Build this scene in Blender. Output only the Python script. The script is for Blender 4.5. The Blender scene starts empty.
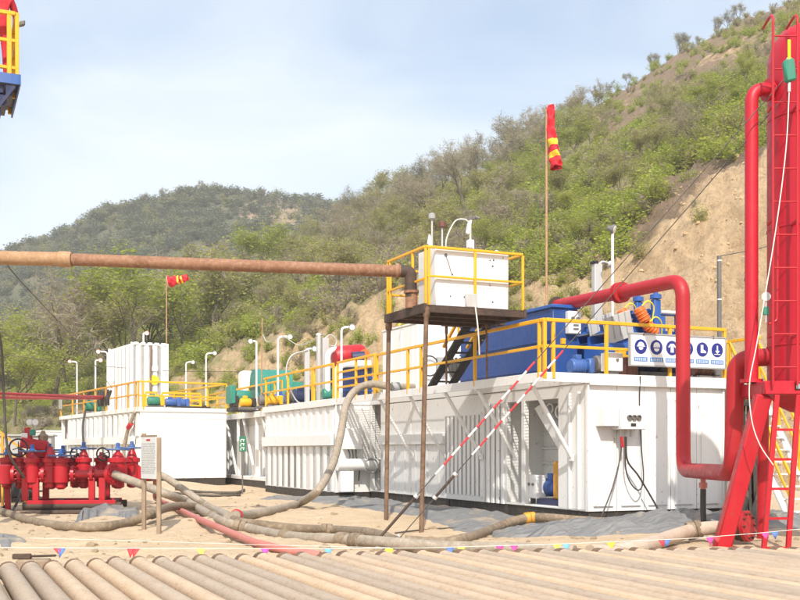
import bpy, math, random
import numpy as np
from mathutils import Vector, Matrix, Quaternion
R = math.radians
rnd = random.Random(7)
sc = bpy.context.scene
col = sc.collection
# ---------------------------------------------------------------- camera
F, HZ, CH = 1060.0, 450.0, 1.4          # focal length in photo pixels, horizon row, eye height in metres
cam = bpy.data.cameras.new('camera'); camo = bpy.data.objects.new('camera', cam); col.objects.link(camo)
camo.location = (0, 0, CH); camo.rotation_euler = (R(90), 0, 0)
cam.sensor_width = 36; cam.lens = 36 * F / 800; cam.shift_y = (HZ - 300) / 800
cam.clip_start = 0.1; cam.clip_end = 4000
sc.camera = camo
# ---------------------------------------------------------------- sky, sun, exposure
SUN_EL, SUN_AZ = R(45), math.atan2(-0.03, -1.0)      # sun high behind the camera
sdir = Vector((math.sin(SUN_AZ) * math.cos(SUN_EL), math.cos(SUN_AZ) * math.cos(SUN_EL), math.sin(SUN_EL)))
w = bpy.data.worlds.new('World'); sc.world = w; w.use_nodes = True
nt = w.node_tree; nt.nodes.clear()
sky = nt.nodes.new('ShaderNodeTexSky'); sky.sky_type = 'NISHITA'; sky.sun_disc = False
sky.sun_elevation = SUN_EL; sky.sun_rotation = SUN_AZ
sky.air_density = 1.3; sky.dust_density = 4.5; sky.ozone_density = 1.3; sky.altitude = 400
bg = nt.nodes.new('ShaderNodeBackground'); bg.inputs[1].default_value = 0.15
wo = nt.nodes.new('ShaderNodeOutputWorld')
# thin veil of cloud over the whole dome
tc = nt.nodes.new('ShaderNodeTexCoord'); mp = nt.nodes.new('ShaderNodeMapping'); mp.inputs['Scale'].default_value = (1.2, 1.2, 3.6)
cn = nt.nodes.new('ShaderNodeTexNoise'); cn.inputs['Scale'].default_value = 1.7; cn.inputs['Detail'].default_value = 5; cn.inputs['Roughness'].default_value = .48; cn.inputs['Distortion'].default_value = .7
cr = nt.nodes.new('ShaderNodeMapRange'); cr.inputs[1].default_value = .38; cr.inputs[2].default_value = .68; cr.inputs[3].default_value = .24; cr.inputs[4].default_value = .88
cm = nt.nodes.new('ShaderNodeMix'); cm.data_type = 'RGBA'; cm.inputs['B'].default_value = (4.95, 5.3, 5.7, 1)
L = nt.links.new
L(tc.outputs['Generated'], mp.inputs[0]); L(mp.outputs[0], cn.inputs['Vector']); L(cn.outputs['Fac'], cr.inputs[0])
L(cr.outputs[0], cm.inputs['Factor']); L(sky.outputs[0], cm.inputs['A']); L(cm.outputs['Result'], bg.inputs[0]); L(bg.outputs[0], wo.inputs[0])
sl = bpy.data.lights.new('sun', 'SUN'); sl.energy = 3.6; sl.angle = R(0.6); sl.color = (1.0, .94, .85)
so = bpy.data.objects.new('sun', sl); col.objects.link(so); so.location = (0, 0, 60)
so.rotation_euler = sdir.to_track_quat('Z', 'Y').to_euler()
sc.view_settings.view_transform = 'Standard'; sc.view_settings.look = 'None'; sc.view_settings.gamma = 1
sc.view_settings.use_curve_mapping = False
sc.view_settings.exposure = 0.46
sc.render.engine = 'CYCLES'
sc.cycles.use_denoising = True
sc.cycles.max_bounces = 6; sc.cycles.diffuse_bounces = 3; sc.cycles.transparent_max_bounces = 6
sc.cycles.sample_clamp_indirect = 6
# ---------------------------------------------------------------- frames of reference
TH = math.atan2(.405, .914)             # the row of mud tanks is turned this much
RX, LX = Vector((math.cos(TH), math.sin(TH), 0)), Vector((-math.sin(TH), math.cos(TH), 0))
O = Vector((3.67, 20.6, 0))             # near corner of the big tank's body
def S(u, v, z=0): return O + RX * u + LX * v + Vector((0, 0, z))
def toS(p):
    d = Vector(p) - O
    return Vector((d.dot(RX), d.dot(LX), p[2]))
def at(px, py, Y): return Vector(((px - 400) / F * Y, Y, CH + (HZ - py) / F * Y))
def vat(px, u):                          # distance along the row of the point on plane u seen at column px
    k = (px - 400) / F; a = S(u, 0)
    return (a.x - k * a.y) / (-LX.x + k * LX.y)
# ---------------------------------------------------------------- numpy noise
_tab = np.random.RandomState(3).rand(256, 256)
def vnoise(x, y, seed=0):
    x = np.asarray(x, float) + seed * 17.31; y = np.asarray(y, float) + seed * 9.77
    xi = np.floor(x).astype(int); yi = np.floor(y).astype(int)
    fx = x - xi; fy = y - yi; fx = fx * fx * (3 - 2 * fx); fy = fy * fy * (3 - 2 * fy)
    a = _tab[xi % 256, yi % 256]; b = _tab[(xi + 1) % 256, yi % 256]; c = _tab[xi % 256, (yi + 1) % 256]; d = _tab[(xi + 1) % 256, (yi + 1) % 256]
    return (a * (1 - fx) + b * fx) * (1 - fy) + (c * (1 - fx) + d * fx) * fy
def fbm(x, y, oct=4, seed=0):
    s, a, t = 0, 1, 0
    for i in range(oct):
        s = s + a * vnoise(x * 2 ** i, y * 2 ** i, seed + i); t += a; a *= .5
    return s / t
def sst(a, b, x):
    t = np.clip((x - a) / (b - a), 0, 1); return t * t * (3 - 2 * t)
# ---------------------------------------------------------------- shape of the land
KP = np.array([-400, 0, 100, 200, 300, 400, 500, 600, 700, 800, 1200.])
BASE = np.array([80, 75, 71, 65, 59, 54, 50, 46, 41, 37, 31.])
TOPD = np.array([100, 98, 93, 86, 79, 73, 68, 65, 64, 64, 55.])
TOPY = np.array([405, 405, 396, 366, 336, 288, 300, 272, 202, 150, 100.])
RIDD = np.array([150, 150, 155, 170, 190, 200, 200, 185, 170, 155, 130.])
RIDY = np.array([392, 387, 372, 330, 268, 218, 172, 104, 44, 2, -60.])
FARY = np.array([300, 262, 216, 194, 197, 219, 250, 300, 320, 330, 340.])
def land(x, y):
    x = np.asarray(x, float); y = np.asarray(y, float)
    Rr = np.hypot(x, y) + 1e-6; az = np.arctan2(x, y)
    azc = np.clip(az, -R(36), R(36)); k = np.tan(azc); px = 400 + F * k; D = Rr * np.cos(azc)
    side = 1 - sst(R(40), R(85), np.abs(az)) * .8
    g = lambda t: np.interp(px, KP, t)
    zz = lambda py, d: CH + (HZ - py) / F * d
    base, top, rid = g(BASE), g(TOPD), g(RIDD)
    zt, zr = zz(g(TOPY), top), zz(g(RIDY), rid)
    zf = zz(g(FARY), 380.0)
    zv = np.minimum(zr * .75, 16 + zr * .3)
    # pad
    n1 = fbm(x / 1.1, y / 1.1, 4, 1) - .5; n2 = fbm(x / 5.5, y / 5.5, 3, 5) - .5
    pad = .07 * n1 + .16 * n2
    pad = pad - .24 * np.exp(-((x - .2) ** 2 / 12 + (y - 19.2) ** 2 / 5))
    pad = pad + .22 * np.exp(-((x + 3.2) ** 2 / 1.6 + (y - 19.6) ** 2 / 1.2))
    pad = pad * (1 - .8 * np.exp(-((y - 11.0) ** 2) / 6)) * sst(2, 12, y * 0 + Rr)
    pad = pad + .14 * sst(33, 42, y) * sst(0, -4, x) + .25 * sst(40, 75, Rr)
    ft = fbm(x / .28, y / .28, 2, 71) - .5; pad = pad + .07 * ft * sst(12.2, 13.5, y) * (1 - sst(30, 40, y))
    for off in (0., .9, 2.3, 3.2):           # wheel ruts across the yard
        dd = (y - 14.2 - off - .12 * x - .5 * np.sin(x * .35 + off * .3)) / .13; pad = pad - .05 * np.exp(-dd * dd) * sst(-9, -7, x) * (1 - sst(1.5, 4, x)) + .025 * np.exp(-(np.abs(dd) - 1.8) ** 2) * (1 - sst(1.5, 4, x))
    us = (x - 3.67) * .914 + (y - 20.6) * .405; vs_ = -(x - 3.67) * .405 + (y - 20.6) * .914
    tk = sst(-2.8, -.9, us) * (1 - sst(3.6, 5, us)) * sst(-2.2, -.3, vs_) * (1 - sst(30, 34, vs_)); pad = pad * (1 - .75 * tk) - .07 * tk
    # hills, piecewise
    def seg(d0, z0, d1, z1): return z0 + (z1 - z0) * np.clip((D - d0) / (d1 - d0), 0, 1)
    h = np.where(D < top, seg(base, .3, top, zt),
        np.where(D < rid, seg(top, zt, rid, zr),
        np.where(D < 240, seg(rid, zr, 240.0, zv),
        np.where(D < 380, seg(240.0, zv, 380.0, zf), seg(380.0, zf, 800.0, zf * .35)))))
    amp = sst(0, 12, D - base)
    n3 = fbm(x / 14, y / 14, 5, 9) - .5
    rg = 1 - np.abs(2 * fbm((x * .8 + y * .35) / 5, (y * .5 - x * .2) / 11, 4, 21) - 1)
    rg2 = 1 - np.abs(2 * fbm((x * .9 + y * .3) / 1.7, (y * .5 - x * .2) / 5, 3, 29) - 1)
    rg3 = 1 - np.abs(2 * fbm((x * .95 + y * .2) / .8, (y * .6 - x * .2) / 1.9, 3, 37) - 1)
    nf = fbm(x / .55, y / .55, 3, 55) - .5
    hh = h + amp * ((3.2 * n3 + 1.5 * (rg - .7)) * np.clip(D / 120, .45, 1.6) + 1.25 * (rg2 - .7) + (1.0 * (rg3 - .7) + .5 * nf) * (D < 110))
    t = sst(-6, 3, D - base)
    return pad * (1 - t) + (hh * side) * t
def gz(x, y): return float(land(x, y))
def gp(px, py, h=0.0):                   # the point h above the ground on the line of sight
    z = h
    for _ in range(12):
        Y = F * (CH - z) / max(py - HZ, 1e-3); x = (px - 400) / F * Y
        z = .5 * z + .5 * (gz(x, Y) + h)
    return Vector((x, Y, gz(x, Y) + h))
def ray_hill(px, py, d0=30, d1=420):     # first hit of a line of sight with the land beyond d0
    d = np.linspace(d0, d1, 1200); x = (px - 400) / F * d; z = CH + (HZ - py) / F * d
    hit = np.nonzero(land(x, d) >= z)[0]
    return None if len(hit) == 0 else Vector((x[hit[0]], d[hit[0]], float(land(x[hit[0]], d[hit[0]]))))
# ---------------------------------------------------------------- mesh builder
def orth(d):
    d = d.normalized(); a = Vector((0, 0, 1)) if abs(d.z) < .9 else Vector((1, 0, 0))
    x = a.cross(d).normalized(); return x, d.cross(x).normalized()
class MB:
    def __init__(s): s.v = []; s.f = []; s.mi = []; s.cur = 0
    def add(s, vs, fs):
        n = len(s.v); s.v += [tuple(p) for p in vs]
        s.f += [tuple(i + n for i in f) for f in fs]; s.mi += [s.cur] * len(fs); return s
    def obox(s, c, ax, ay, az, bev=0.0):       # centre and three half-axis vectors
        c, ax, ay, az = map(Vector, (c, ax, ay, az))
        if bev <= 0:
            vs = [c + ax * i + ay * j + az * k for k in (-1, 1) for j in (-1, 1) for i in (-1, 1)]
            return s.add(vs, [(0, 2, 3, 1), (4, 5, 7, 6), (0, 1, 5, 4), (2, 6, 7, 3), (0, 4, 6, 2), (1, 3, 7, 5)])
        H = [ax, ay, az]; Ls = [a.length for a in H]; b = min(bev, min(Ls) * .45)
        vs = []; idx = {}
        for k in (-1, 1):
            for j in (-1, 1):
                for i in (-1, 1):
                    sg = (i, j, k)
                    for m in range(3):
                        p = c.copy()
                        for q in range(3):
                            f = 1 if q == m else 1 - b / Ls[q]
                            p = p + H[q] * (sg[q] * f)
                        idx[(i, j, k, m)] = len(vs); vs.append(p)
        fs = []
        for m in range(3):
            o = [q for q in range(3) if q != m]
            for sgn in (-1, 1):
                q4 = []
                for a, b2 in ((-1, -1), (1, -1), (1, 1), (-1, 1)):
                    t = [0, 0, 0]; t[m] = sgn; t[o[0]] = a; t[o[1]] = b2; q4.append(idx[(*t, m)])
                fs.append(q4)
        for m in range(3):                     # edges run along m
            o = [q for q in range(3) if q != m]
            for a in (-1, 1):
                for b2 in (-1, 1):
                    q4 = []
                    for e, mm in ((-1, o[0]), (1, o[0]), (1, o[1]), (-1, o[1])):
                        t = [0, 0, 0]; t[m] = e; t[o[0]] = a; t[o[1]] = b2; q4.append(idx[(*t, mm)])
                    fs.append(q4)
        for k in (-1, 1):
            for j in (-1, 1):
                for i in (-1, 1): fs.append([idx[(i, j, k, m)] for m in range(3)])
        out = []
        for f in fs:                           # outward winding
            p = [vs[i] for i in f]; n = (p[1] - p[0]).cross(p[2] - p[0]); m = sum(p, Vector()) / len(p) - c
            out.append(f if n.dot(m) > 0 else f[::-1])
        return s.add(vs, out)
    def box(s, x0, x1, y0, y1, z0, z1, bev=0.0):
        return s.obox(((x0 + x1) / 2, (y0 + y1) / 2, (z0 + z1) / 2), ((x1 - x0) / 2, 0, 0), (0, (y1 - y0) / 2, 0), (0, 0, (z1 - z0) / 2), bev)
    def bar(s, p0, p1, w, h=None, bev=0.0, up=None):
        p0, p1 = Vector(p0), Vector(p1); d = p1 - p0; h = h or w
        if up is None: x, y = orth(d)
        else:
            x = Vector(up).cross(d).normalized(); y = d.normalized().cross(x)
        return s.obox((p0 + p1) / 2, x * (w / 2), y * (h / 2), d / 2, bev)
    def tube(s, pts, r, n=10, caps=True):
        pts = [Vector(p) for p in pts]; m = len(pts); rs = r if isinstance(r, (list, tuple)) else [r] * m
        T = [(pts[min(i + 1, m - 1)] - pts[max(i - 1, 0)]).normalized() for i in range(m)]
        x, y = orth(T[0]); vs = []
        for i in range(m):
            if i:
                q = T[i - 1].rotation_difference(T[i]); x = q @ x; y = q @ y
            for a in range(n):
                t = 2 * math.pi * a / n; vs.append(pts[i] + (x * math.cos(t) + y * math.sin(t)) * rs[i])
        fs = [(i * n + a, i * n + (a + 1) % n, (i + 1) * n + (a + 1) % n, (i + 1) * n + a) for i in range(m - 1) for a in range(n)]
        if caps: fs += [tuple(range(n))[::-1], tuple((m - 1) * n + a for a in range(n))]
        return s.add(vs, fs)
    def cyl(s, p0, p1, r, n=14): return s.tube([p0, p1], r, n)
    def lathe(s, prof, n=16, c=(0, 0, 0), axis=(0, 0, 1)):
        c = Vector(c); d = Vector(axis).normalized(); x, y = orth(d); vs = []; m = len(prof)
        for r, z in prof:
            for a in range(n):
                t = 2 * math.pi * a / n; vs.append(c + d * z + (x * math.cos(t) + y * math.sin(t)) * max(r, 1e-4))
        fs = [(i * n + a, i * n + (a + 1) % n, (i + 1) * n + (a + 1) % n, (i + 1) * n + a) for i in range(m - 1) for a in range(n)]
        fs += [tuple(range(n))[::-1], tuple((m - 1) * n + a for a in range(n))]
        return s.add(vs, fs)
    def torus(s, c, axis, R0, r, n=20, k=6):
        c = Vector(c); x, y = orth(Vector(axis)); d = Vector(axis).normalized(); vs = []
        for i in range(n):
            a = 2 * math.pi * i / n; e = x * math.cos(a) + y * math.sin(a)
            for j in range(k):
                b = 2 * math.pi * j / k; vs.append(c + e * (R0 + r * math.cos(b)) + d * (r * math.sin(b)))
        fs = [(i * k + j, ((i + 1) % n) * k + j, ((i + 1) % n) * k + (j + 1) % k, i * k + (j + 1) % k) for i in range(n) for j in range(k)]
        return s.add(vs, fs)
    def prism(s, poly, d):                     # polygon (3d points) extruded along d
        p = [Vector(q) for q in poly]; d = Vector(d); n = len(p)
        nn = sum(((p[i] - p[0]).cross(p[(i + 1) % n] - p[0]) for i in range(1, n - 1)), Vector())
        if nn.dot(d) > 0: p = p[::-1]
        vs = p + [q + d for q in p]
        return s.add(vs, [tuple(range(n)), tuple(range(2 * n - 1, n - 1, -1))] + [(i, i + n, (i + 1) % n + n, (i + 1) % n) for i in range(n)])
    def corr(s, p0, du, length, z0, z1, nv, depth, pitch):   # trapezoid corrugated sheet standing on p0, ribs proud along nv
        p0, du, nv = Vector(p0), Vector(du).normalized(), Vector(nv).normalized()
        k = max(1, round(length / pitch)); pt = length / k; prof = []
        for i in range(k):
            a = i * pt
            prof += [(a, 0), (a + pt * .40, 0), (a + pt * .48, depth), (a + pt * .88, depth), (a + pt * .96, 0)]
        prof.append((length, 0))
        vs = []
        for a, d in prof:
            q = p0 + du * a + nv * d
            vs += [Vector((q.x, q.y, z0)), Vector((q.x, q.y, z1))]
        flip = du.cross(Vector((0, 0, 1))).dot(nv) < 0
        fs = []
        for i in range(len(prof) - 1):
            f = (2 * i, 2 * i + 2, 2 * i + 3, 2 * i + 1); fs.append(f[::-1] if flip else f)
        return s.add(vs, fs)
    def mesh(s, name, mats, smooth=True):
        me = bpy.data.meshes.new(name); me.from_pydata(s.v, [], s.f)
        for m in (mats if isinstance(mats, (list, tuple)) else [mats]): me.materials.append(M[m] if isinstance(m, str) else m)
        if any(s.mi): me.polygons.foreach_set('material_index', s.mi)
        if smooth:
            me.polygons.foreach_set('use_smooth', [True] * len(s.f)); me.set_sharp_from_angle(angle=R(38))
        me.update(); return me
    def build(s, name, mats, parent=None, smooth=True, base=False):
        if base and s.v:                       # put the origin at the thing's own base
            a = np.array(s.v); c = Vector((a[:, 0].mean(), a[:, 1].mean(), a[:, 2].min())); s.v = [tuple(Vector(p) - c) for p in s.v]
        o = bpy.data.objects.new(name, s.mesh(name, mats, smooth)); col.objects.link(o)
        if parent: o.parent = parent
        if base: o.location = c
        return o
def tag(o, label, cat, group=None, kind=None):
    if label: o['label'] = label
    if cat: o['category'] = cat
    if group: o['group'] = group
    if kind: o['kind'] = kind
    return o
def thing(name, label, cat, loc=(0, 0, 0), rz=0, group=None):
    o = bpy.data.objects.new(name, None); o.empty_display_size = .2; col.objects.link(o)
    o.location = loc; o.rotation_euler = (0, 0, rz); return tag(o, label, cat, group, 'thing')
def sthing(name, label, cat, u, v, z=0, group=None): return thing(name, label, cat, S(u, v, z), TH, group)
def copy_tree(o, parent=None):
    c = o.copy(); col.objects.link(c); c.parent = parent
    for ch in o.children: copy_tree(ch, c)
    return c
def bez(pts, n=10):                            # smooth curve through points (Catmull-Rom)
    P = [Vector(p) for p in pts]; P = [P[0] * 2 - P[1]] + P + [P[-1] * 2 - P[-2]]; out = []
    for i in range(1, len(P) - 2):
        a, b, c, d = P[i - 1:i + 3]
        for j in range(n):
            t = j / n
            out.append(.5 * ((2 * b) + (c - a) * t + (2 * a - 5 * b + 4 * c - d) * t * t + (3 * b - a - 3 * c + d) * t ** 3))
    out.append(P[-2]); return out
def fillet(pts, rad, n=7):                     # polyline with rounded elbows
    P = [Vector(p) for p in pts]; out = [P[0]]
    for i in range(1, len(P) - 1):
        a, b, c = P[i - 1], P[i], P[i + 1]; d0 = (a - b).normalized(); d1 = (c - b).normalized()
        e = min(rad, (a - b).length * .48, (c - b).length * .48); p, q = b + d0 * e, b + d1 * e
        for j in range(n + 1):
            t = j / n; out.append(p * (1 - t) ** 2 + b * 2 * t * (1 - t) + q * t * t)
    out.append(P[-1]); return out
# ================================================================ materials
M = {}
class NT:
    def __init__(s, name):
        s.m = bpy.data.materials.new(name); s.m.use_nodes = True; s.t = s.m.node_tree; s.b = s.t.nodes['Principled BSDF']; M[name] = s.m
    def n(s, typ, **kw):
        x = s.t.nodes.new(typ)
        for k, v in kw.items():
            if k.startswith('i_'): x.inputs[int(k[2:]) if k[2:].isdigit() else k[2:]].default_value = v
            else: setattr(x, k, v)
        return x
    def l(s, a, b): s.t.links.new(a, b)
    def coords(s, scale=(1, 1, 1), shift=True):
        tcn = s.n('ShaderNodeTexCoord'); mpn = s.n('ShaderNodeMapping'); mpn.inputs['Scale'].default_value = scale
        s.l(tcn.outputs['Object'], mpn.inputs[0])
        if shift:
            oi = s.n('ShaderNodeObjectInfo'); mu = s.n('ShaderNodeMath', operation='MULTIPLY'); mu.inputs[1].default_value = 37.0
            s.l(oi.outputs['Random'], mu.inputs[0]); s.l(mu.outputs[0], mpn.inputs['Location'])
        return mpn.outputs[0]
    def noise(s, vec, scale, detail=5, rough=.55, dist=0):
        x = s.n('ShaderNodeTexNoise'); x.inputs['Scale'].default_value = scale; x.inputs['Detail'].default_value = detail
        x.inputs['Roughness'].default_value = rough; x.inputs['Distortion'].default_value = dist
        s.l(vec, x.inputs['Vector']); return x.outputs['Fac']
    def rng(s, f, a, b, c=0., d=1.):
        x = s.n('ShaderNodeMapRange'); x.inputs[1].default_value = a; x.inputs[2].default_value = b; x.inputs[3].default_value = c; x.inputs[4].default_value = d
        s.l(f, x.inputs[0]); return x.outputs[0]
    def mul(s, a, b, op='MULTIPLY'):
        x = s.n('ShaderNodeMath', operation=op)
        for i, q in enumerate((a, b)):
            if isinstance(q, (int, float)): x.inputs[i].default_value = q
            else: s.l(q, x.inputs[i])
        return x.outputs[0]
    def mix(s, f, a, b):
        x = s.n('ShaderNodeMix', data_type='RGBA')
        for nm, q in (('Factor', f), ('A', a), ('B', b)):
            if isinstance(q, (int, float)): x.inputs[nm].default_value = q
            elif isinstance(q, tuple): x.inputs[nm].default_value = (*q[:3], 1)
            else: s.l(q, x.inputs[nm])
        return x.outputs['Result']
    def out(s, c=None, rough=None, bump=None, strength=.3, dist=.01, metal=None):
        if c is not None:
            if isinstance(c, tuple): s.b.inputs['Base Color'].default_value = (*c, 1)
            else: s.l(c, s.b.inputs['Base Color'])
        if rough is not None:
            if isinstance(rough, (int, float)): s.b.inputs['Roughness'].default_value = rough
            else: s.l(rough, s.b.inputs['Roughness'])
        if metal is not None: s.b.inputs['Metallic'].default_value = metal
        if bump is not None:
            x = s.n('ShaderNodeBump'); x.inputs['Strength'].default_value = strength; x.inputs['Distance'].default_value = dist
            s.l(bump, x.inputs['Height']); s.l(x.outputs[0], s.b.inputs['Normal'])
        return s.m
DUST = (.42, .31, .20)
def paint(name, c, rough=.42, dirt=.3, dirtc=DUST, rust=.0, wob=.003, var=.06):
    s = NT(name); v = s.coords(); n1 = s.noise(v, 1.4, 6, .6); n2 = s.noise(s.coords((7, 7, .7)), 2.2, 5, .6); n3 = s.noise(v, 9, 5, .65)
    hsv = s.n('ShaderNodeHueSaturation'); hsv.inputs['Color'].default_value = (*c, 1)
    s.l(s.rng(n1, .3, .7, 1 - var, 1 + var * .5), hsv.inputs['Value'])
    d = s.mul(s.mul(s.rng(n1, .42, .75), s.rng(n2, .40, .72), 'MAXIMUM'), dirt)
    c2 = s.mix(d, hsv.outputs[0], dirtc)
    if rust > 0: c2 = s.mix(s.mul(s.mul(s.rng(n3, .66 - rust * .15, .72), s.rng(n2, .45, .6)), .9), c2, (.16, .06, .025))
    return s.out(c2, s.rng(n3, .3, .7, rough - .08, rough + .18), n1, .25, wob)
paint('white_paint', (.80, .80, .785), .42, .17, (.42, .36, .29), .35)
paint('white_dull', (.78, .78, .76), .5, .16, (.42, .36, .29), .4)
paint('white_clean', (.80, .80, .79), .35, .06)
paint('white_tank_top', (.80, .81, .81), .35, .10, (.45, .40, .34), .3)
paint('yellow_paint', (.82, .43, .012), .42, .22, (.50, .24, .05), .5)
paint('yellow_worn', (.70, .34, .03), .5, .45, (.36, .17, .06), .8)
paint('red_paint', (.46, .006, .018), .36, .16, (.34, .07, .05), .5)
paint('red_vessel', (.48, .005, .022), .40, .10, (.34, .05, .05), .15)
paint('red_pipe', (.42, .008, .018), .44, .13, (.36, .08, .06), .1)
paint('pink_pipe', (.50, .13, .12), .5, .45)
paint('red_lamp', (.55, .16, .12), .5, .3)
paint('blue_paint', (.018, .10, .39), .38, .16, (.16, .20, .28), .15)
paint('blue_deep', (.012, .062, .26), .36, .14, (.10, .13, .2), .1)
paint('blue_motor', (.02, .11, .38), .4, .2)
paint('blue_wheel', (.04, .11, .28), .45, .25)
paint('navy', (.014, .022, .085), .4, .2, (.12, .12, .13))
paint('teal', (.022, .22, .165), .4, .15, (.2, .3, .25))
paint('green_dark', (.02, .20, .13), .4, .1)
paint('orange', (.80, .15, .012), .42, .15)
paint('black', (.016, .016, .017), .5, .25, (.16, .12, .08))
paint('black_skid', (.020, .019, .018), .6, .35, (.16, .12, .08))
paint('grey_steel', (.36, .37, .37), .45, .25, (.3, .26, .2), .25)
paint('grey_dark', (.11, .115, .12), .55, .3)
paint('galv', (.50, .51, .51), .4, .2)
paint('brown_box', (.13, .04, .03), .55, .3)
paint('rubber', (.03, .03, .032), .65, .3, (.2, .15, .1))
paint('wire', (.05, .045, .04), .5, .2)
paint('rope_white', (.75, .73, .68), .8, .1)
paint('flesh', (.45, .26, .18), .6, .05)
paint('coverall_red', (.50, .012, .03), .85, .12)
paint('bottle_green', (.02, .22, .15), .35, .1)
paint('ink_blue', (.012, .02, .22), .5, .03)
paint('band_blue', (.05, .22, .55), .5, .03)
paint('sign_white', (.82, .83, .84), .45, .06, (.5, .45, .38))
paint('lamp_grey', (.17, .17, .175), .4, .2)
paint('paper', (.58, .60, .60), .6, .06)
paint('sign_green', (.01, .16, .08), .5, .1)
paint('yellow_flag', (.85, .75, .02), .7, .05)
def rusty(name, a, b, c, rough=.75, stretch=(1, 1, 1), bump=.006, dust=0.):
    s = NT(name); v = s.coords(stretch); n1 = s.noise(v, 2.2, 8, .62, .3); n2 = s.noise(v, 13, 6, .68); n3 = s.noise(v, 45, 3, .6)
    cc = s.mix(s.rng(n1, .32, .68), a, b); cc = s.mix(s.mul(s.rng(n2, .46, .68), .75), cc, c)
    if dust:
        g = s.n('ShaderNodeNewGeometry'); sx = s.n('ShaderNodeSeparateXYZ'); s.l(g.outputs['Normal'], sx.inputs[0])
        oi = s.n('ShaderNodeObjectInfo')
        f = s.mul(s.mul(s.rng(sx.outputs[2], .1, .95), s.rng(n1, .3, .62, .35, 1.)), dust)
        cc = s.mix(f, cc, (.62, .505, .365))
        hs = s.n('ShaderNodeHueSaturation'); s.l(cc, hs.inputs['Color']); s.l(s.rng(oi.outputs['Random'], 0, 1, .78, 1.18), hs.inputs['Value'])
        s.l(s.rng(s.mul(oi.outputs['Random'], 7.3, 'MULTIPLY'), 0, 7.3, 0.80, 1.06), hs.inputs['Saturation']); cc = hs.outputs[0]
    return s.out(cc, rough, s.mul(n2, n3, 'ADD'), .5, bump)
rusty('rust_pipe', (.30, .15, .085), (.20, .09, .048), (.38, .24, .15))
rusty('rust_tan', (.42, .255, .14), (.34, .19, .095), (.50, .34, .20))
rusty('rust_post', (.15, .085, .05), (.24, .15, .09), (.07, .045, .03))
rusty('rust_dark', (.05, .034, .026), (.10, .06, .04), (.025, .02, .018))
rusty('casing', (.43, .30, .19), (.33, .215, .13), (.20, .12, .07), .7, (2.6, 2.6, 1.2), .006, .60)
rusty('hose_brown', (.24, .185, .125), (.155, .115, .075), (.36, .28, .19), .85, (1, 1, 1), .004)
rusty('hose_grey', (.34, .29, .23), (.25, .205, .15), (.45, .38, .30), .75)
rusty('hose_pale', (.50, .40, .31), (.40, .30, .22), (.55, .46, .38), .75)
rusty('hose_dark', (.10, .085, .065), (.06, .05, .04), (.17, .14, .10), .85)
rusty('wood', (.30, .22, .15), (.22, .155, .10), (.40, .31, .22), .8, (1, 1, .2))
# stripes printed on fabric and plastic are separate pieces; only colour here
def plain(name, c, rough=.6): s = NT(name); return s.out(c, rough)
plain('flag_red', (.60, .05, .06), .7); plain('flag_pink', (.70, .06, .28), .7); plain('flag_blue', (.10, .19, .48), .7)
plain('flag_sky', (.16, .42, .68), .7); plain('flag_lime', (.50, .68, .10), .7); plain('flag_yellow', (.80, .72, .05), .7); plain('flag_purple', (.55, .08, .45), .7)
plain('sock_red', (.68, .010, .025), .7); plain('sock_yellow', (.88, .62, .03), .6)
plain('sleeve_red', (.62, .04, .05), .5); plain('sleeve_white', (.80, .79, .77), .5)
plain('lens', (.75, .76, .74), .15); plain('dial', (.75, .75, .72), .3)
plain('dark_hole', (.01, .01, .012), .8)
# ---- sand
s = NT('sand'); v = s.coords(shift=False)
n1 = s.noise(v, .35, 6, .6); n2 = s.noise(v, 2.6, 8, .65, .4); n3 = s.noise(v, 22, 5, .7)
c = s.mix(s.rng(n1, .33, .68), (.66, .505, .335), (.56, .42, .265)); c = s.mix(s.mul(s.rng(n2, .48, .72), .55), c, (.71, .57, .41))
c = s.mix(s.mul(s.rng(n3, .58, .72), .5), c, (.34, .24, .15)); c = s.mix(s.mul(s.rng(s.noise(v, .9, 7, .65, 1.0), .58, .68), .38), c, (.36, .26, .165))
s.out(c, .95, s.mul(s.mul(n2, .9), s.mul(n3, .6), 'ADD'), .9, .09)
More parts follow.
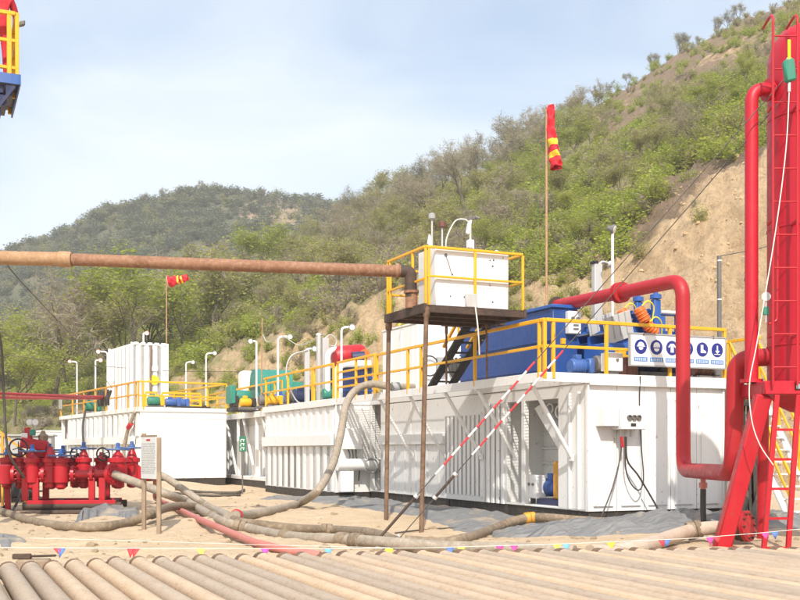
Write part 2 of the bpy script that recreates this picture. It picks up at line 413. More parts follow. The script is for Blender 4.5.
# ---- hillside: cover attribute r = bare loess, g = dry brown scrub
def hill(name, green, green2, soil, soil2, dry, sc_=1.):
    s = NT(name); a = s.n('ShaderNodeVertexColor', layer_name='cover'); sp = s.n('ShaderNodeSeparateColor'); s.l(a.outputs[0], sp.inputs[0])
    v = s.coords(shift=False); n1 = s.noise(v, .12 * sc_, 7, .62); n2 = s.noise(v, .75 * sc_, 8, .68, .3); n3 = s.noise(v, 4.5 * sc_, 5, .7)
    vs = s.coords((1.0, .55, .35), False); n4 = s.noise(vs, .55, 8, .66, .8)
    g = s.mix(s.rng(n1, .3, .7), green, green2); g = s.mix(s.mul(s.rng(n2, .45, .7), .7), g, dry); g = s.mix(s.mul(s.rng(n3, .52, .7), .5), g, (.05, .05, .022))
    b = s.mix(s.rng(n4, .40, .62), soil, soil2); b = s.mix(s.mul(s.rng(n3, .52, .68), .35), b, (.40, .27, .155)); b = s.mix(s.mul(s.rng(s.noise(s.coords((1.6, .5, .5), False), 1.3, 8, .72, 1.5), .55, .68), .4), b, (.45, .31, .18)); n5 = s.noise(s.coords((1.3, .8, .8), False), 2.3, 10, .78, .4); b = s.mix(s.mul(s.rng(n5, .38, .50, 1., 0.), .65), b, (.36, .24, .135)); b = s.mix(s.mul(s.rng(n5, .54, .66), .5), b, (.76, .58, .37))  # bare soil: painted dark streaks and hollows, pale crests stand in for weak shading
    k = s.rng(s.mul(sp.outputs[0], s.mul(s.mul(n2, .5, 'SUBTRACT'), 1.0), 'ADD'), .38, .60)
    d = s.rng(s.mul(sp.outputs[1], s.mul(s.mul(n2, .5, 'SUBTRACT'), .9), 'ADD'), .35, .65)
    dr = s.mix(s.rng(n2, .35, .65), dry, (.27, .20, .13)); dr = s.mix(s.mul(s.rng(n3, .5, .65), .6), dr, (.075, .075, .035))
    cc = s.mix(d, g, dr); cc = s.mix(k, cc, b)
    s.out(cc, .95, s.mul(n3, s.mul(n5, 2.), 'ADD'), .8, .3)
hill('hill_soil', (.27, .27, .095), (.33, .30, .13), (.70, .505, .30), (.58, .405, .23), (.32, .205, .13))
hill('far_soil', (.10, .115, .062), (.13, .135, .075), (.34, .265, .18), (.28, .20, .135), (.11, .095, .06), .5)
# ---- tarpaulin
s = NT('tarpaulin'); v = s.coords(shift=False); n1 = s.noise(v, 1.1, 7, .62); n2 = s.noise(s.coords((1, 4, 1), False), 3.5, 6, .6, .8); n3 = s.noise(v, 30, 3)
c = s.mix(s.rng(n2, .3, .7), (.16, .165, .17), (.25, .25, .245)); c = s.mix(s.mul(s.rng(n1, .54, .68), .8), c, (.50, .39, .26))
s.out(c, .7, s.mul(n2, n1, 'ADD'), .8, .08)
# ---- leaves
def leaf(name, a, b, c, trans=.35):
    s = NT(name); oi = s.n('ShaderNodeObjectInfo'); v = s.coords(); n = s.noise(v, .8, 3)
    cc = s.mix(oi.outputs['Random'], a, b); cc = s.mix(s.mul(s.rng(n, .42, .7), .7), cc, c)
    s.out(cc, .6); tr = s.n('ShaderNodeBsdfTranslucent'); s.l(cc, tr.inputs[0]); mx = s.n('ShaderNodeMixShader'); mx.inputs[0].default_value = trans
    s.l(s.b.outputs[0], mx.inputs[1]); s.l(tr.outputs[0], mx.inputs[2]); s.l(mx.outputs[0], s.t.nodes['Material Output'].inputs[0])
leaf('leaf_green', (.36, .42, .05), (.46, .49, .075), (.28, .33, .045), .55)
leaf('leaf_olive', (.38, .39, .085), (.45, .44, .11), (.30, .30, .07), .5)
leaf('leaf_far', (.12, .15, .075), (.16, .18, .09), (.09, .11, .06), .4)
leaf('leaf_bright', (.36, .44, .045), (.43, .50, .065), (.29, .36, .045), .5)
leaf('twig', (.33, .275, .205), (.40, .34, .26), (.26, .215, .16), .3)
leaf('twig_grey', (.26, .24, .205), (.31, .285, .25), (.20, .185, .16), .25)
rusty('bark', (.10, .08, .06), (.15, .12, .09), (.035, .028, .02), .9)
# ================================================================ the land
def make_land():
    az = np.concatenate([np.arange(-180, -60, 8.), np.arange(-60, -27, 1.5), np.arange(-27, 27, .125), np.arange(27, 60, 1.5), np.arange(60, 180, 8.)])
    A = np.radians(az); rr = np.concatenate([[0.0], np.geomspace(1.5, 11, 60), np.arange(11.1, 24, .085), np.geomspace(24.1, 36, 60), np.arange(36.3, 78, .24), np.geomspace(78.3, 900, 190)])
    nA, nR = len(A), len(rr)
    X = np.outer(rr, np.sin(A)); Y = np.outer(rr, np.cos(A)); Z = land(X, Y)
    azc = np.clip(np.broadcast_to(A, X.shape), -R(36), R(36)); px = 400 + F * np.tan(azc); D = np.broadcast_to(rr[:, None], X.shape) * np.cos(azc)
    g = lambda t: np.interp(px, KP, t)
    base, top, rid = g(BASE), g(TOPD), g(RIDD)
    py = HZ - (Z - CH) / np.maximum(D, 1) * F
    n = fbm(X / 9, Y / 9, 4, 40) - .5
    bank = sst(-8, 2, D - base) * (1 - sst(-3, 5, D - top + n * 10))
    bare = bank * np.interp(px, [0, 200, 300, 420, 500, 560, 640], [.32, .5, .62, .60, .45, .62, 1.0])
    bare = np.where(D < base - 2, np.maximum(bare, .8), bare)
    above = sst(-4, 2, D - top) * (1 - sst(16, 34, D - top + n * 20))
    dry = above * np.interp(px, [450, 560, 620], [.2, .55, .75]) + bank * .35
    rt = sst(560, 620, px) * (1 - sst(30, 62, py - g(RIDY) + n * 40)) * sst(30, 50, D - top)
    dry = np.maximum(dry, rt * .9); bare = np.maximum(bare, rt * (.28 + n * .8))
    mid = (np.abs(px - 440) < 110) & (D > top) & (D < rid); dry = np.where(mid, np.maximum(dry, .45), dry)
    far = D > 240
    patch = np.exp(-(((px - 275) / 52) ** 2 + ((py - 214) / 20) ** 2)); bare = np.where(far, patch * .75 + n * .25, bare); dry = np.where(far, .3 + n, dry)
    quads = []
    idx = np.arange(nR * nA).reshape(nR, nA)
    a = idx[:-1, :]; b = np.roll(idx, -1, 1)[:-1, :]; c = np.roll(idx, -1, 1)[1:, :]; d = idx[1:, :]
    Q = np.stack([a, d, c, b], -1).reshape(-1, 4)
    Dm = D.reshape(-1)[Q].mean(1); Bm = base.reshape(-1)[Q].mean(1)
    cls = np.where(Dm < Bm - 3, 0, np.where(Dm < 240, 1, 2))
    V = np.stack([X, Y, Z], -1).reshape(-1, 3); CV = np.stack([np.clip(bare, 0, 1), np.clip(dry, 0, 1), X * 0, X * 0 + 1], -1).reshape(-1, 4)
    for i, (nm, mt) in enumerate((('ground', 'sand'), ('hillside', 'hill_soil'), ('far_hill', 'far_soil'))):
        q = Q[cls == i]; u, inv = np.unique(q, return_inverse=True); q = inv.reshape(-1, 4)
        me = bpy.data.meshes.new(nm); me.vertices.add(len(u)); me.vertices.foreach_set('co', V[u].ravel())
        me.loops.add(q.size); me.loops.foreach_set('vertex_index', q.ravel().astype('i')); me.polygons.add(len(q))
        me.polygons.foreach_set('loop_start', np.arange(len(q), dtype='i') * 4)
        me.polygons.foreach_set('use_smooth', np.ones(len(q), bool)); me.update(calc_edges=True); me.validate()
        ca = me.color_attributes.new('cover', 'FLOAT_COLOR', 'POINT'); ca.data.foreach_set('color', CV[u].ravel())
        me.materials.append(M[mt]); o = bpy.data.objects.new(nm, me); col.objects.link(o); o['kind'] = 'structure'
make_land()
# ================================================================ mud tanks
def rail(parent, path, posts, h=1.0, mids=(.5,), mat='yellow_paint', w=.068, name='railing', postw=None):
    """handrail: its top bar is the part, posts and middle bars its sub-parts"""
    m = MB()
    for a, b in zip(path[:-1], path[1:]): m.bar(Vector(a) + Vector((0, 0, h)), Vector(b) + Vector((0, 0, h)), w, w, .008)
    o = m.build(name, mat, parent)
    for f in mids:
        m = MB()
        for a, b in zip(path[:-1], path[1:]): m.bar(Vector(a) + Vector((0, 0, h * f)), Vector(b) + Vector((0, 0, h * f)), w * .8, w * .8, .006)
        m.build('mid_rail', mat, o)
    pw = postw or w
    for p in posts: MB().box(p[0] - pw / 2 + .002, p[0] + pw / 2 - .002, p[1] - pw / 2 + .002, p[1] + pw / 2 - .002, p[2] - .12, p[2] + h - w / 2 - .001, .006).build('post', mat, o)
    return o
def part_box(t, name, mat, x0, x1, y0, y1, z0, z1, bev=.008): return MB().box(x0, x1, y0, y1, z0, z1, bev).build(name, mat, t)
DK = 2.88
# ---------------------------------------------------------------- the big near tank
AL, AW = 11.2, 3.27
tA = sthing('mud_tank', 'long white mud tank with open side bay and bracketed walkway, socket box on its end', 'mud tank', 0, 0, 0, 'white mud tanks')
sk = part_box(tA, 'skid', 'black_skid', .03, AW - .03, .03, AL, -.25, .20, .01)
for i in range(4): MB().box(.012, .03, .3 + i * 2.9, .42 + i * 2.9, -.2, .2).build('skid_rib', 'black_skid', sk)
# end wall: five ribbed panels under a plain head beam
pw = AW / 5
for i in range(5):
    m = MB(); a = i * pw
    m.box(a + .004, a + pw - .004, .0, .06, .20, 2.70, .004)
    z0, z1 = .30, 2.46
    q = [(a + .10, z0), (a + pw - .10, z0), (a + pw - .10, z1 - .05), (a + pw - .15, z1), (a + .15, z1), (a + .10, z1 - .05)]
    m.prism([(x, 0, z) for x, z in q], (0, -.035, 0)); m.build('wall_panel', 'white_paint', tA)
part_box(tA, 'corner_post', 'white_paint', -.045, .0, -.03, .06, .2, 2.7)
part_box(tA, 'corner_post', 'white_paint', AW, AW + .05, -.03, .06, .2, 2.7)
part_box(tA, 'side_wall', 'white_dull', AW - .06, AW, .06, AL, .2, 2.7)
part_box(tA, 'side_wall', 'white_dull', 0, AW, AL - .05, AL - .001, .2, 2.7)
part_box(tA, 'floor_plate', 'white_dull', .0, AW - .06, .06, AL - .06, .2, .24)
# long wall
m = MB(); m.box(-.0, .05, .061, 1.1, .2, 2.7, .004)
for y in (.30, .62): m.box(-.05, .0, y, y + .05, .22, 2.55, .006)
m.build('wall_panel', 'white_paint', tA)
part_box(tA, 'head_beam', 'white_paint', .0, .06, 1.1, 3.3, 2.45, 2.7)
part_box(tA, 'bay_post', 'white_dull', -.01, .10, 2.42, 2.56, .21, 2.45)
part_box(tA, 'bay_post', 'white_dull', .0, .10, 3.2, 3.3, .21, 2.45)
bb = part_box(tA, 'bay_back', 'white_paint', 1.02, 1.07, 1.0, 3.4, .2, 2.7)
for i in range(6): MB().bar((.99, 2.5, .45 + i * .33), (.99, 3.3, .45 + i * .33), .05, .05, .006).build('stiffener', 'white_dull', bb)
part_box(tA, 'bay_side', 'white_dull', .06, 1.25, 1.05, 1.10, .2, 2.7)
part_box(tA, 'bay_side', 'white_dull', .06, 1.25, 3.3, 3.35, .2, 2.7)
# sloping chute and pipes inside the bay
m = MB(); m.prism([(.22, 1.15, 1.45), (.22, 1.42, 1.40), (.22, 2.40, 2.30), (.22, 2.05, 2.40)], (.5, 0, 0)); m.build('chute', 'white_paint', tA)
m = MB(); m.torus((.30, 1.5, 2.2), (1, .2, 0), .13, .025); m.torus((.30, 1.9, 2.28), (1, .2, 0), .10, .02); m.build('hose_coil', 'white_dull', tA)
m = MB(); m.corr((0.0, 4.22, 0), (0, -1, 0), .92, .2, 2.45, (-1, 0, 0), .025, .23); m.box(.0, .05, 3.3, 4.22, .2, 2.69); m.build('wall_panel', 'white_paint', tA)
m = MB(); m.box(-.03, .05, 4.22, 6.26, .2, 2.69, .004); m.corr((-.03, 6.22, 0), (0, -1, 0), 1.96, .33, 2.22, (-1, 0, 0), .014, .22); dr = m.build('bay_door', 'white_paint', tA)
m = MB(); m.box(-.07, -.035, 4.3, 4.34, .28, 2.28); m.build('door_bar', 'white_paint', dr)
part_box(tA, 'wall_panel', 'white_dull', -.005, .05, 6.27, 8.32, .2, 2.69)
part_box(tA, 'wall_panel', 'white_dull', -.005, .05, 8.33, 10.4, .2, 2.69)
part_box(tA, 'wall_beam', 'white_dull', -.09, -.006, 6.27, 10.4, 1.55, 1.83)
for y in (6.6, 7.3, 8.0, 8.7, 9.4, 10.1): part_box(tA, 'wall_rib', 'white_dull', -.02, -.006, y, y + .06, .22, 1.54, .004)
part_box(tA, 'bay_post', 'white_dull', -.02, .10, 11.05, 11.19, .2, 2.69)
# deck, walkway grating, edge channel, brackets
part_box(tA, 'deck', 'white_dull', -.02, AW + .08, -.06, AL, 2.705, 2.86)
m = MB()
for i in range(186): m.box(-1.02, -.03, -.02 + i * .060, -.0155 + i * .060, 2.849, 2.862)
for x in (-.8, -.55, -.3): m.box(x, x + .02, -.02, AL - .02, 2.80, 2.8195)
g = m.build('walkway_grating', 'white_dull', tA)
for a, b in (((-1.06, -.07), (-1.02, AL)), ((-1.02, -.07), (-.03, -.03))):
    MB().box(a[0], b[0], a[1], b[1], 2.70, 2.885, .006).build('edge_channel', 'white_paint', tA)
MB().box(-.03, AW + .10, -.09, -.061, 2.66, 2.88, .006).build('edge_channel', 'white_paint', tA)
for y in (.5, 2.72, 4.27, 6.2, 8.1, 10.3):
    m = MB(); m.cyl((-1.01, y, 2.72), (-.08, y, 1.27), .042, 10); m.box(-.10, -.05, y - .06, y + .06, 1.18, 1.32, .005); m.box(-1.05, -.96, y - .05, y + .05, 2.66, 2.80, .005)
    m.build('bracket', 'white_paint', tA)
# handrails
a = [(-1.03, y, DK) for y in (10.9, 8.15, -.05)]
vz = lambda px: vat(px, -1.03)
rail(tA, [(-1.03, 8.2, DK), (-1.03, -.05, DK)], [(-1.03, -.05, DK), (-1.03, .14, DK), (-1.03, vz(475), DK), (-1.03, vz(421), DK), (-1.03, vz(408), DK), (-1.03, vz(377), DK)], 1.0)
rail(tA, [(-1.03, 8.35, DK), (-1.03, 11.15, DK)], [(-1.03, 8.35, DK), (-1.03, vz(366), DK), (-1.03, vz(356), DK), (-1.03, 11.15, DK)], 1.02, (.3, .5, .72))
rail(tA, [(-1.0, -.05, DK), (AW + .05, -.05, DK)], [(-.84, -.05, DK), (.37, -.05, DK), (1.9, -.05, DK), (AW + .02, -.05, DK)], 1.0)
# socket box on the end wall with hanging leads
part_box(tA, 'electrical_box', 'white_clean', .13, .49, -.30, -.036, 1.86, 2.22)
eb = part_box(tA, 'electrical_box', 'white_clean', .50, 1.10, -.34, -.036, 1.80, 2.26, .012)
for i in range(3):
    MB().lathe([(.055, 0), (.055, .03), (.04, .035), (.038, .01), (0, .01)], 14, (.70 + i * .11, -.341, 2.03), (0, -1, 0)).build('socket', 'grey_dark', eb)
m = MB(); m.box(.74, .86, -.348, -.341, 1.86, 1.92); m.build('name_plate', 'black', eb)
for i in range(3): MB().cyl((.62 + i * .12, -.18, 1.80), (.62 + i * .12, -.18, 1.66), .025, 8).build('cable_gland', 'galv', eb)
def cable(t, pts, r=.013, name='cable', mat='black', n=9): return MB().tube(bez(pts, n), r, 6).build(name, mat, t)
cable(tA, [(.62, -.18, 1.66), (.60, -.2, 1.3), (.35, -.3, .7), (.05, -.4, .2), (-.1, -.5, .02)], .014)
cable(tA, [(.74, -.18, 1.66), (.76, -.2, 1.2), (.98, -.25, .9), (1.25, -.28, .5), (1.45, -.45, .03)], .018)
cable(tA, [(.70, -.20, 1.66), (.74, -.2, .95), (.95, -.25, .62), (1.14, -.2, .8), (1.18, -.08, 1.5), (1.16, -.05, 2.3), (1.14, -.10, 2.86)], .013)
m = MB(); m.cyl((.62, -.20, 1.66), (.64, -.22, 1.45), .03, 8); m.build('plug', 'red_paint', tA)
# pump gear in the bay
pz = .245
pm = sthing('bay_pump', 'blue pump motor with yellow coupling guard inside the open bay of the long mud tank', 'pump', .45, 1.75, pz)
m = MB(); m.box(-.3, .3, -.55, .45, 0, .12, .01); m.build('base_frame', 'navy', pm)
m = MB(); m.lathe([(.02, 0), (.17, .01), (.19, .05), (.19, .5), (.17, .55), (.02, .56)], 18, (0, -.05, .35), (0, 1, 0)); m.box(-.10, .10, .08, .34, .5, .66, .01); bm = m.build('motor', 'blue_deep', pm)
m = MB(); m.lathe([(.02, 0), (.2, .005), (.2, .09), (.02, .1)], 18, (0, .5, .35), (0, 1, 0)); m.build('fan_cover', 'blue_deep', bm)
m = MB(); m.box(-.24, .20, -.40, -.1, .12, .92, .03); m.build('coupling_guard', 'yellow_worn', pm)
m = MB(); m.lathe([(.03, 0), (.26, .02), (.28, .1), (.26, .2), (.03, .22)], 18, (0, -.62, .36), (0, 1, 0)); m.cyl((.0, -.52, .5), (0, -.52, .86), .09, 12); m.build('pump_casing', 'blue_motor', pm)
cb = sthing('control_box', 'small white control box with switches beside the blue pump in the bay', 'control box', .22, 2.32, pz)
m = MB(); m.box(-.12, .12, -.2, .2, .12, .62, .012); m.build('case', 'white_clean', cb)
for y in (-.13, .13): MB().box(-.05, .05, y - .025, y + .025, 0, .12).build('leg', 'grey_dark', cb)
m = MB(); m.lathe([(.03, 0), (.03, .03), (0, .03)], 10, (-.121, -.08, .42), (-1, 0, 0)); m.lathe([(.03, 0), (.03, .03), (0, .03)], 10, (-.121, .08, .42), (-1, 0, 0)); m.build('switch', 'grey_dark', cb)
# ---------------------------------------------------------------- second tank, flush with the walkway edge
BL = 7.0
tB = sthing('mud_tank', 'ribbed white mud tank with belt beam along its side and fat pipe on its end', 'mud tank', -1.06, 11.35, 0, 'white mud tanks')
part_box(tB, 'skid', 'black_skid', .03, 3.2, .03, BL - .03, -.25, .17, .01)
m = MB(); m.box(.04, .10, 0, BL, .17, 2.7, .004); m.corr((.04, BL - .05, 0), (0, -1, 0), BL - .1, .19, 1.52, (-1, 0, 0), .028, .62); m.build('wall_panel', 'white_paint', tB)
m = MB(); m.corr((.035, BL - .05, 0), (0, -1, 0), BL - .1, 1.86, 2.66, (-1, 0, 0), .04, .62); m.build('wall_panel', 'white_paint', tB)
part_box(tB, 'wall_beam', 'white_paint', -.10, .0, .02, BL - .02, 1.53, 1.85)
part_box(tB, 'end_wall', 'white_dull', .101, 3.2, .0, .05, .17, 2.7)
part_box(tB, 'end_wall', 'white_dull', .101, 3.2, BL - .05, BL, .17, 2.7)
part_box(tB, 'side_wall', 'white_dull', 3.14, 3.2, .051, BL - .051, .17, 2.7)
part_box(tB, 'deck', 'white_dull', -.02, 3.25, -.02, BL + .02, 2.705, 2.86)
for i in range(2): part_box(tB, 'edge_channel', 'white_paint', -.06, -.021, -.03, BL + .03, 2.68, 2.885) if i == 0 else part_box(tB, 'edge_channel', 'white_paint', -.02, 3.25, BL + .021, BL + .05, 2.68, 2.88)
eb = part_box(tB, 'electrical_box', 'white_clean', .25, .78, -.26, -.002, 1.42, 2.02, .012)
m = MB(); m.box(.30, .73, -.268, -.261, 1.47, 1.97); m.build('box_door', 'white_paint', eb)
for i in range(3): cable(tB, [(.38 + i * .12, -.14, 1.42), (.42 + i * .1, -.16, 1.2), (.2 + i * .25, -.2, .9), (.1 + i * .3, -.15, .5)], .018)
m = MB(); m.tube(fillet([(-.02, -.30, .98), (1.3, -.30, .98), (1.3, .0, .98)], .2), .17, 16); fp = m.build('fat_pipe', 'white_paint', tB)
m = MB(); m.box(.05, .45, -.40, -.2, .2, .80, .01); m.build('pipe_stand', 'white_dull', fp)
m = MB(); m.torus((.98, -.42, .95), (0, 1, 0), .20, .03, 22); m.build('valve_wheel', 'grey_steel', fp)
bw = lambda px: vat(px, -1.06) - 11.35
rail(tB, [(.0, .05, DK), (.0, BL, DK)], [(0, .05, DK), (0, bw(314), DK), (0, bw(312.5), DK), (0, bw(288), DK), (0, bw(266), DK)], 1.0)
# ---------------------------------------------------------------- third tank of the row, partly hidden
DL = 14.0
tD = sthing('mud_tank', 'white mud tank with diagonal brace in its dim side recess, last of the long row', 'mud tank', -.2, 19.0, 0, 'white mud tanks')
part_box(tD, 'skid', 'black_skid', .03, 3.2, .03, DL - .03, -.25, .22, .01)
m = MB(); m.box(.55, .6, 0, DL, .22, 2.7); m.corr((.55, DL - .05, 0), (0, -1, 0), DL - .1, .24, 1.6, (-1, 0, 0), .05, .5); m.build('wall_panel', 'white_dull', tD)
m = MB()
for i in range(11): m.box(.50, .549, .4 + i * 1.2, 1.3 + i * 1.2, 1.75, 2.4, .02)
m.build('wall_ribs', 'white_dull', tD)
part_box(tD, 'sill_beam', 'white_paint', .0, .54, .0, DL, .225, .36)
part_box(tD, 'deck', 'white_dull', -.0, 3.25, 0, DL, 2.705, 2.86)
part_box(tD, 'edge_channel', 'white_paint', -.05, -.001, -.0, DL, 2.66, 2.885)
part_box(tD, 'end_wall', 'white_dull', .601, 3.2, .0, .05, .22, 2.7)
part_box(tD, 'side_wall', 'white_dull', 3.15, 3.2, .051, DL, .22, 2.7)
for y in (.9, 3.6, 6.3, 9.0, 11.7):
    m = MB(); m.bar((.05, y + 1.7, 2.65), (.05, y, .36), .09, .09, .01); m.build('brace', 'white_paint', tD)
    part_box(tD, 'bay_post', 'white_paint', .0, .11, y - .25, y - .13, .361, 2.7)
m = MB(); m.box(-.12, .0, .35, .47, 1.3, 1.75, .01); m.build('switch_box', 'black', tD)
for i in range(3): cable(tD, [(-.05, .4 - i * .1, 1.4 - i * .1), (-.1, .15, 1.15 - i * .12), (-.05, -.15, 1.1 - i * .12), (.1, -.35, 1.2 - i * .1)], .025)
m = MB(); m.torus((-.05, -.05, .85), (-1, -.4, 0), .22, .03, 20); m.build('valve_wheel', 'grey_dark', tD)
rail(tD, [(.0, .05, DK), (.0, DL, DK)], [(0, y, DK) for y in (.05, .9, 2.6, 4.3, 6.0, 7.7, 9.4, 11.1, 12.8)], 1.0)
rail(tD, [(3.18, .05, DK), (3.18, DL, DK)], [(3.18, y, DK) for y in (.05, 2, 4, 6, 8, 10, 12, 13.9)], 1.0)
# ---------------------------------------------------------------- the tank with the plain end wall, standing out of the row
RC = R(30.4); CB = Vector((-10.15, 41.4, 0)); CL, CW = 13.4, 3.56; CD = 3.08
def Cw(x, y, z=0): return CB + Vector((math.cos(RC) * x - math.sin(RC) * y, math.sin(RC) * x + math.cos(RC) * y, z))
tC = thing('mud_tank', 'white mud tank with plain panelled end wall, carrying the tall white chemical tank', 'mud tank', CB, RC, 'white mud tanks')
part_box(tC, 'skid', 'black_skid', .03, CW - .03, .03, CL, -.2, .27, .01)
for i in range(4):
    w4 = CW / 4; m = MB(); m.box(i * w4 + .003, (i + 1) * w4 - .003, 0, .06, .27, 2.9, .004)
    if i < 3: m.box((i + 1) * w4 - .05, (i + 1) * w4 - .004, -.025, 0, .3, 2.62, .006)
    m.build('wall_panel', 'white_clean', tC)
part_box(tC, 'head_beam', 'white_clean', .0, CW, -.012, -.001, 2.66, 2.9, .003)
m = MB(); m.box(.0, .05, .06, CL - 1.4, .27, 2.9); m.corr((0, CL - 1.42, 0), (0, -1, 0), CL - 1.5, .29, 1.62, (-1, 0, 0), .05, .8); m.build('wall_panel', 'white_dull', tC)
m = MB(); m.corr((0, CL - 1.42, 0), (0, -1, 0), CL - 1.5, 1.95, 2.85, (-1, 0, 0), .05, .8); m.build('wall_panel', 'white_dull', tC)
part_box(tC, 'wall_beam', 'white_dull', -.16, -.052, .5, CL * .45, 1.63, 1.94); part_box(tC, 'wall_beam', 'white_dull', -.14, -.052, CL * .46, CL - 1.45, 1.63, 1.94)
part_box(tC, 'bay_post', 'white_dull', .0, .14, CL - .25, CL - .05, .27, 2.9)
part_box(tC, 'bay_back', 'white_paint', .75, .8, CL - 1.5, CL - .05, .27, 2.9)
part_box(tC, 'side_wall', 'white_dull', CW - .05, CW, .06, CL, .27, 2.9); part_box(tC, 'side_wall', 'white_dull', .051, CW - .051, CL - .049, CL, .27, 2.9)
part_box(tC, 'deck', 'white_dull', -.08, CW + .05, -.05, CL + .05, 2.905, CD)
m = MB(); m.box(1.6, 2.9, .02, 1.1, CD, CD + .07, .01); m.build('hatch', 'black', tC)
rail(tC, [(-.05, 0, CD), (-.05, CL, CD)], [(-.05, .04, CD), (-.05, .4, CD)] + [(-.05, y, CD) for y in (1.5, 3.2, 4.8, 6.6, 8.6, 10.8, 13.2)], 1.0, mat='yellow_worn', w=.07)
rail(tC, [(-.05, -.02, CD), (CW, -.02, CD)], [(.12, -.02, CD), (CW - .0, -.02, CD)], 1.0, (.45,), w=.07)
rail(tC, [(CW, 0, CD), (CW, CL, CD)], [(CW, y, CD) for y in (2.2, 4.4, 6.6, 8.8, 11, 13.3)], 1.0, (.45,), w=.07)
for x0, x1 in ((1.0, 1.5), (1.7, 3.4)):
    o = rail(tC, [(x0, 2.6, CD), (x1, 2.6, CD)], [(x0, 2.6, CD), (x1, 2.6, CD)], .72, (.3, .6), w=.09)
part_box(tC, 'switch_box', 'grey_steel', -.13, -.09, CL - .6, CL - .05, CD + .35, CD + 1.0)
m = MB(); m.tube(fillet([(-.25, 1.4, 1.0), (-.25, 1.4, 1.5), (-.2, 1.0, 2.2), (-.2, .75, 2.35), (-.15, .5, 2.7), (-.12, .35, 2.9)], .4), .07, 10); m.build('riser_hose', 'hose_grey', tC)
m = MB(); m.cyl((-.21, .9, 2.28), (-.18, .62, 2.45), .10, 10); m.build('hose_union', 'red_paint', tC)
cable(tC, [(-.1, 8.2, CD + .1), (-.25, 8.0, 2.5), (-.3, 7.7, 1.6), (-.35, 7.5, .8)], .05)
for y in (4.1, 4.5, 5.0, 5.3, 5.7):
    cable(tC, [(-.02, y, CD + .85), (-.10, y + .1, CD + .5), (-.06, y + .25, CD + .25), (-.08, y + .4, CD + .6), (-.02, y + .5, CD + .9)], .05)
# ================================================================ gear standing on the tank decks
# tall white chemical tank
kt = thing('chemical_tank', 'tall white ribbed chemical tank with a round yellow mark, on the plain-ended mud tank', 'tank', Cw(.9, 4.2, CD), RC)
KH, KL, KW = 2.95, 3.6, 1.55
m = MB(); m.box(.04, KW - .04, .04, KL - .04, 0, KH - .03)
m.corr((.04, KL - .04, 0), (0, -1, 0), KL - .08, .02, KH - .12, (-1, 0, 0), .05, .6); m.corr((.04, .04, 0), (1, 0, 0), KW - .08, .02, KH - .12, (0, -1, 0), .05, .4)
m.build('shell', 'white_clean', kt)
for x, y in ((.0, .0), (KW, 0), (0, KL), (KW, KL)): part_box(kt, 'corner_post', 'white_clean', x - .05, x + .05, y - .05, y + .05, 0, KH)
m = MB()
for i in range(5): m.box(.1 + i * .3, .3 + i * .3, -.02, .12, KH - .11, KH + .02, .02)
m.build('top_lip', 'white_clean', kt)
MB().lathe([(.21, 0), (.21, .012), (0, .013)], 20, (.95, -.05, 1.35), (0, -1, 0)).build('yellow_mark', 'yellow_flag', kt)
m = MB(); m.box(.78, 1.12, -.062, -.05, 1.75, 1.95); m.build('label_plate', 'sign_white', kt)
MB().bar((KW * .5, -.10, 0), (KW * .52, -.10, KH - .1), .05, .05).build('cable_strip', 'rust_post', kt)
# ---- floodlight poles
def lamp_pole(base, top, arm, label, red=False, r=.035, group='gooseneck floodlight poles', head=True, aim=(0, -1, 0)):
    base = Vector(base); h = top - base.z
    t = thing('floodlight_pole', label, 'floodlight', base, 0, group)
    a = Vector(arm)
    if a.length > 0: path = fillet([(0, 0, 0), (0, 0, h - .02), (a.x * .9, a.y * .9, h)], .16)
    else: path = [(0, 0, 0), (0, 0, h)]
    p = MB().tube(path, r, 10).build('pole', 'white_clean', t)
    MB().lathe([(r * 2.2, 0), (r * 2.2, .02), (r * 1.3, .03)], 10).build('base_plate', 'white_dull', p)
    e = Vector(path[-1]) + (a.normalized() * .08 if a.length else Vector((0, 0, .02))); d = Vector(aim).normalized()
    m = MB(); m.lathe([(.02, -.12), (.05, -.10), (.065, -.04), (.10, .0), (.105, .04), (.085, .045)], 16, e, d + Vector((0, 0, -.35)))
    hd = m.build('lamp_head', 'red_lamp' if red else 'lamp_grey', t)
    m = MB(); m.lathe([(.084, 0), (.084, .01), (0, .012)], 16, e + (d + Vector((0, 0, -.35))).normalized() * .045, d + Vector((0, 0, -.35))); m.build('lens', 'lens', hd)
    return t
def pole_px(px, topy, Y, bz, armpx, label, **kw):
    p = at(px, topy, Y); a = at(px + armpx, topy, Y) - p
    return lamp_pole((p.x, p.y, bz), p.z, (a.x, a.y, 0), label, **kw)
pole_px(77, 361.5, 51.6, CD, -6, 'white gooseneck floodlight with red head at the far end of the plain-ended tank', red=True)
pole_px(95.5, 360, 48.3, CD, 4, 'short white floodlight with red head between two taller ones on the plain-ended tank', red=True)
pole_px(107.5, 351.5, 46.8, CD, -8, 'white gooseneck floodlight with red head beside the tall chemical tank', red=True)
p = Cw(1.15, 5.4, CD + KH); pole_px(143.5, 333, p.y, p.z - .03, 2, 'floodlight on a stub pole on top of the tall chemical tank', red=True)
pole_px(186, 362, 49.5, DK, 6, 'shorter white gooseneck floodlight beyond the plain end wall')
pole_px(206, 353, 47.0, DK, 8, 'taller white gooseneck floodlight beyond the plain end wall')
pole_px(256.5, 341, 39.2, DK, -4, 'white floodlight pole between green machine and yellow rail')
pole_px(278, 336.5, 37.2, DK, 11, 'white gooseneck floodlight standing before the green machine')
pole_px(306, 348.5, 36.2, DK, 7, 'low grey gooseneck floodlight left of the grey cable column')
pole_px(341.5, 327, 31.2, DK, 9, 'white gooseneck floodlight beside red and navy degasser')
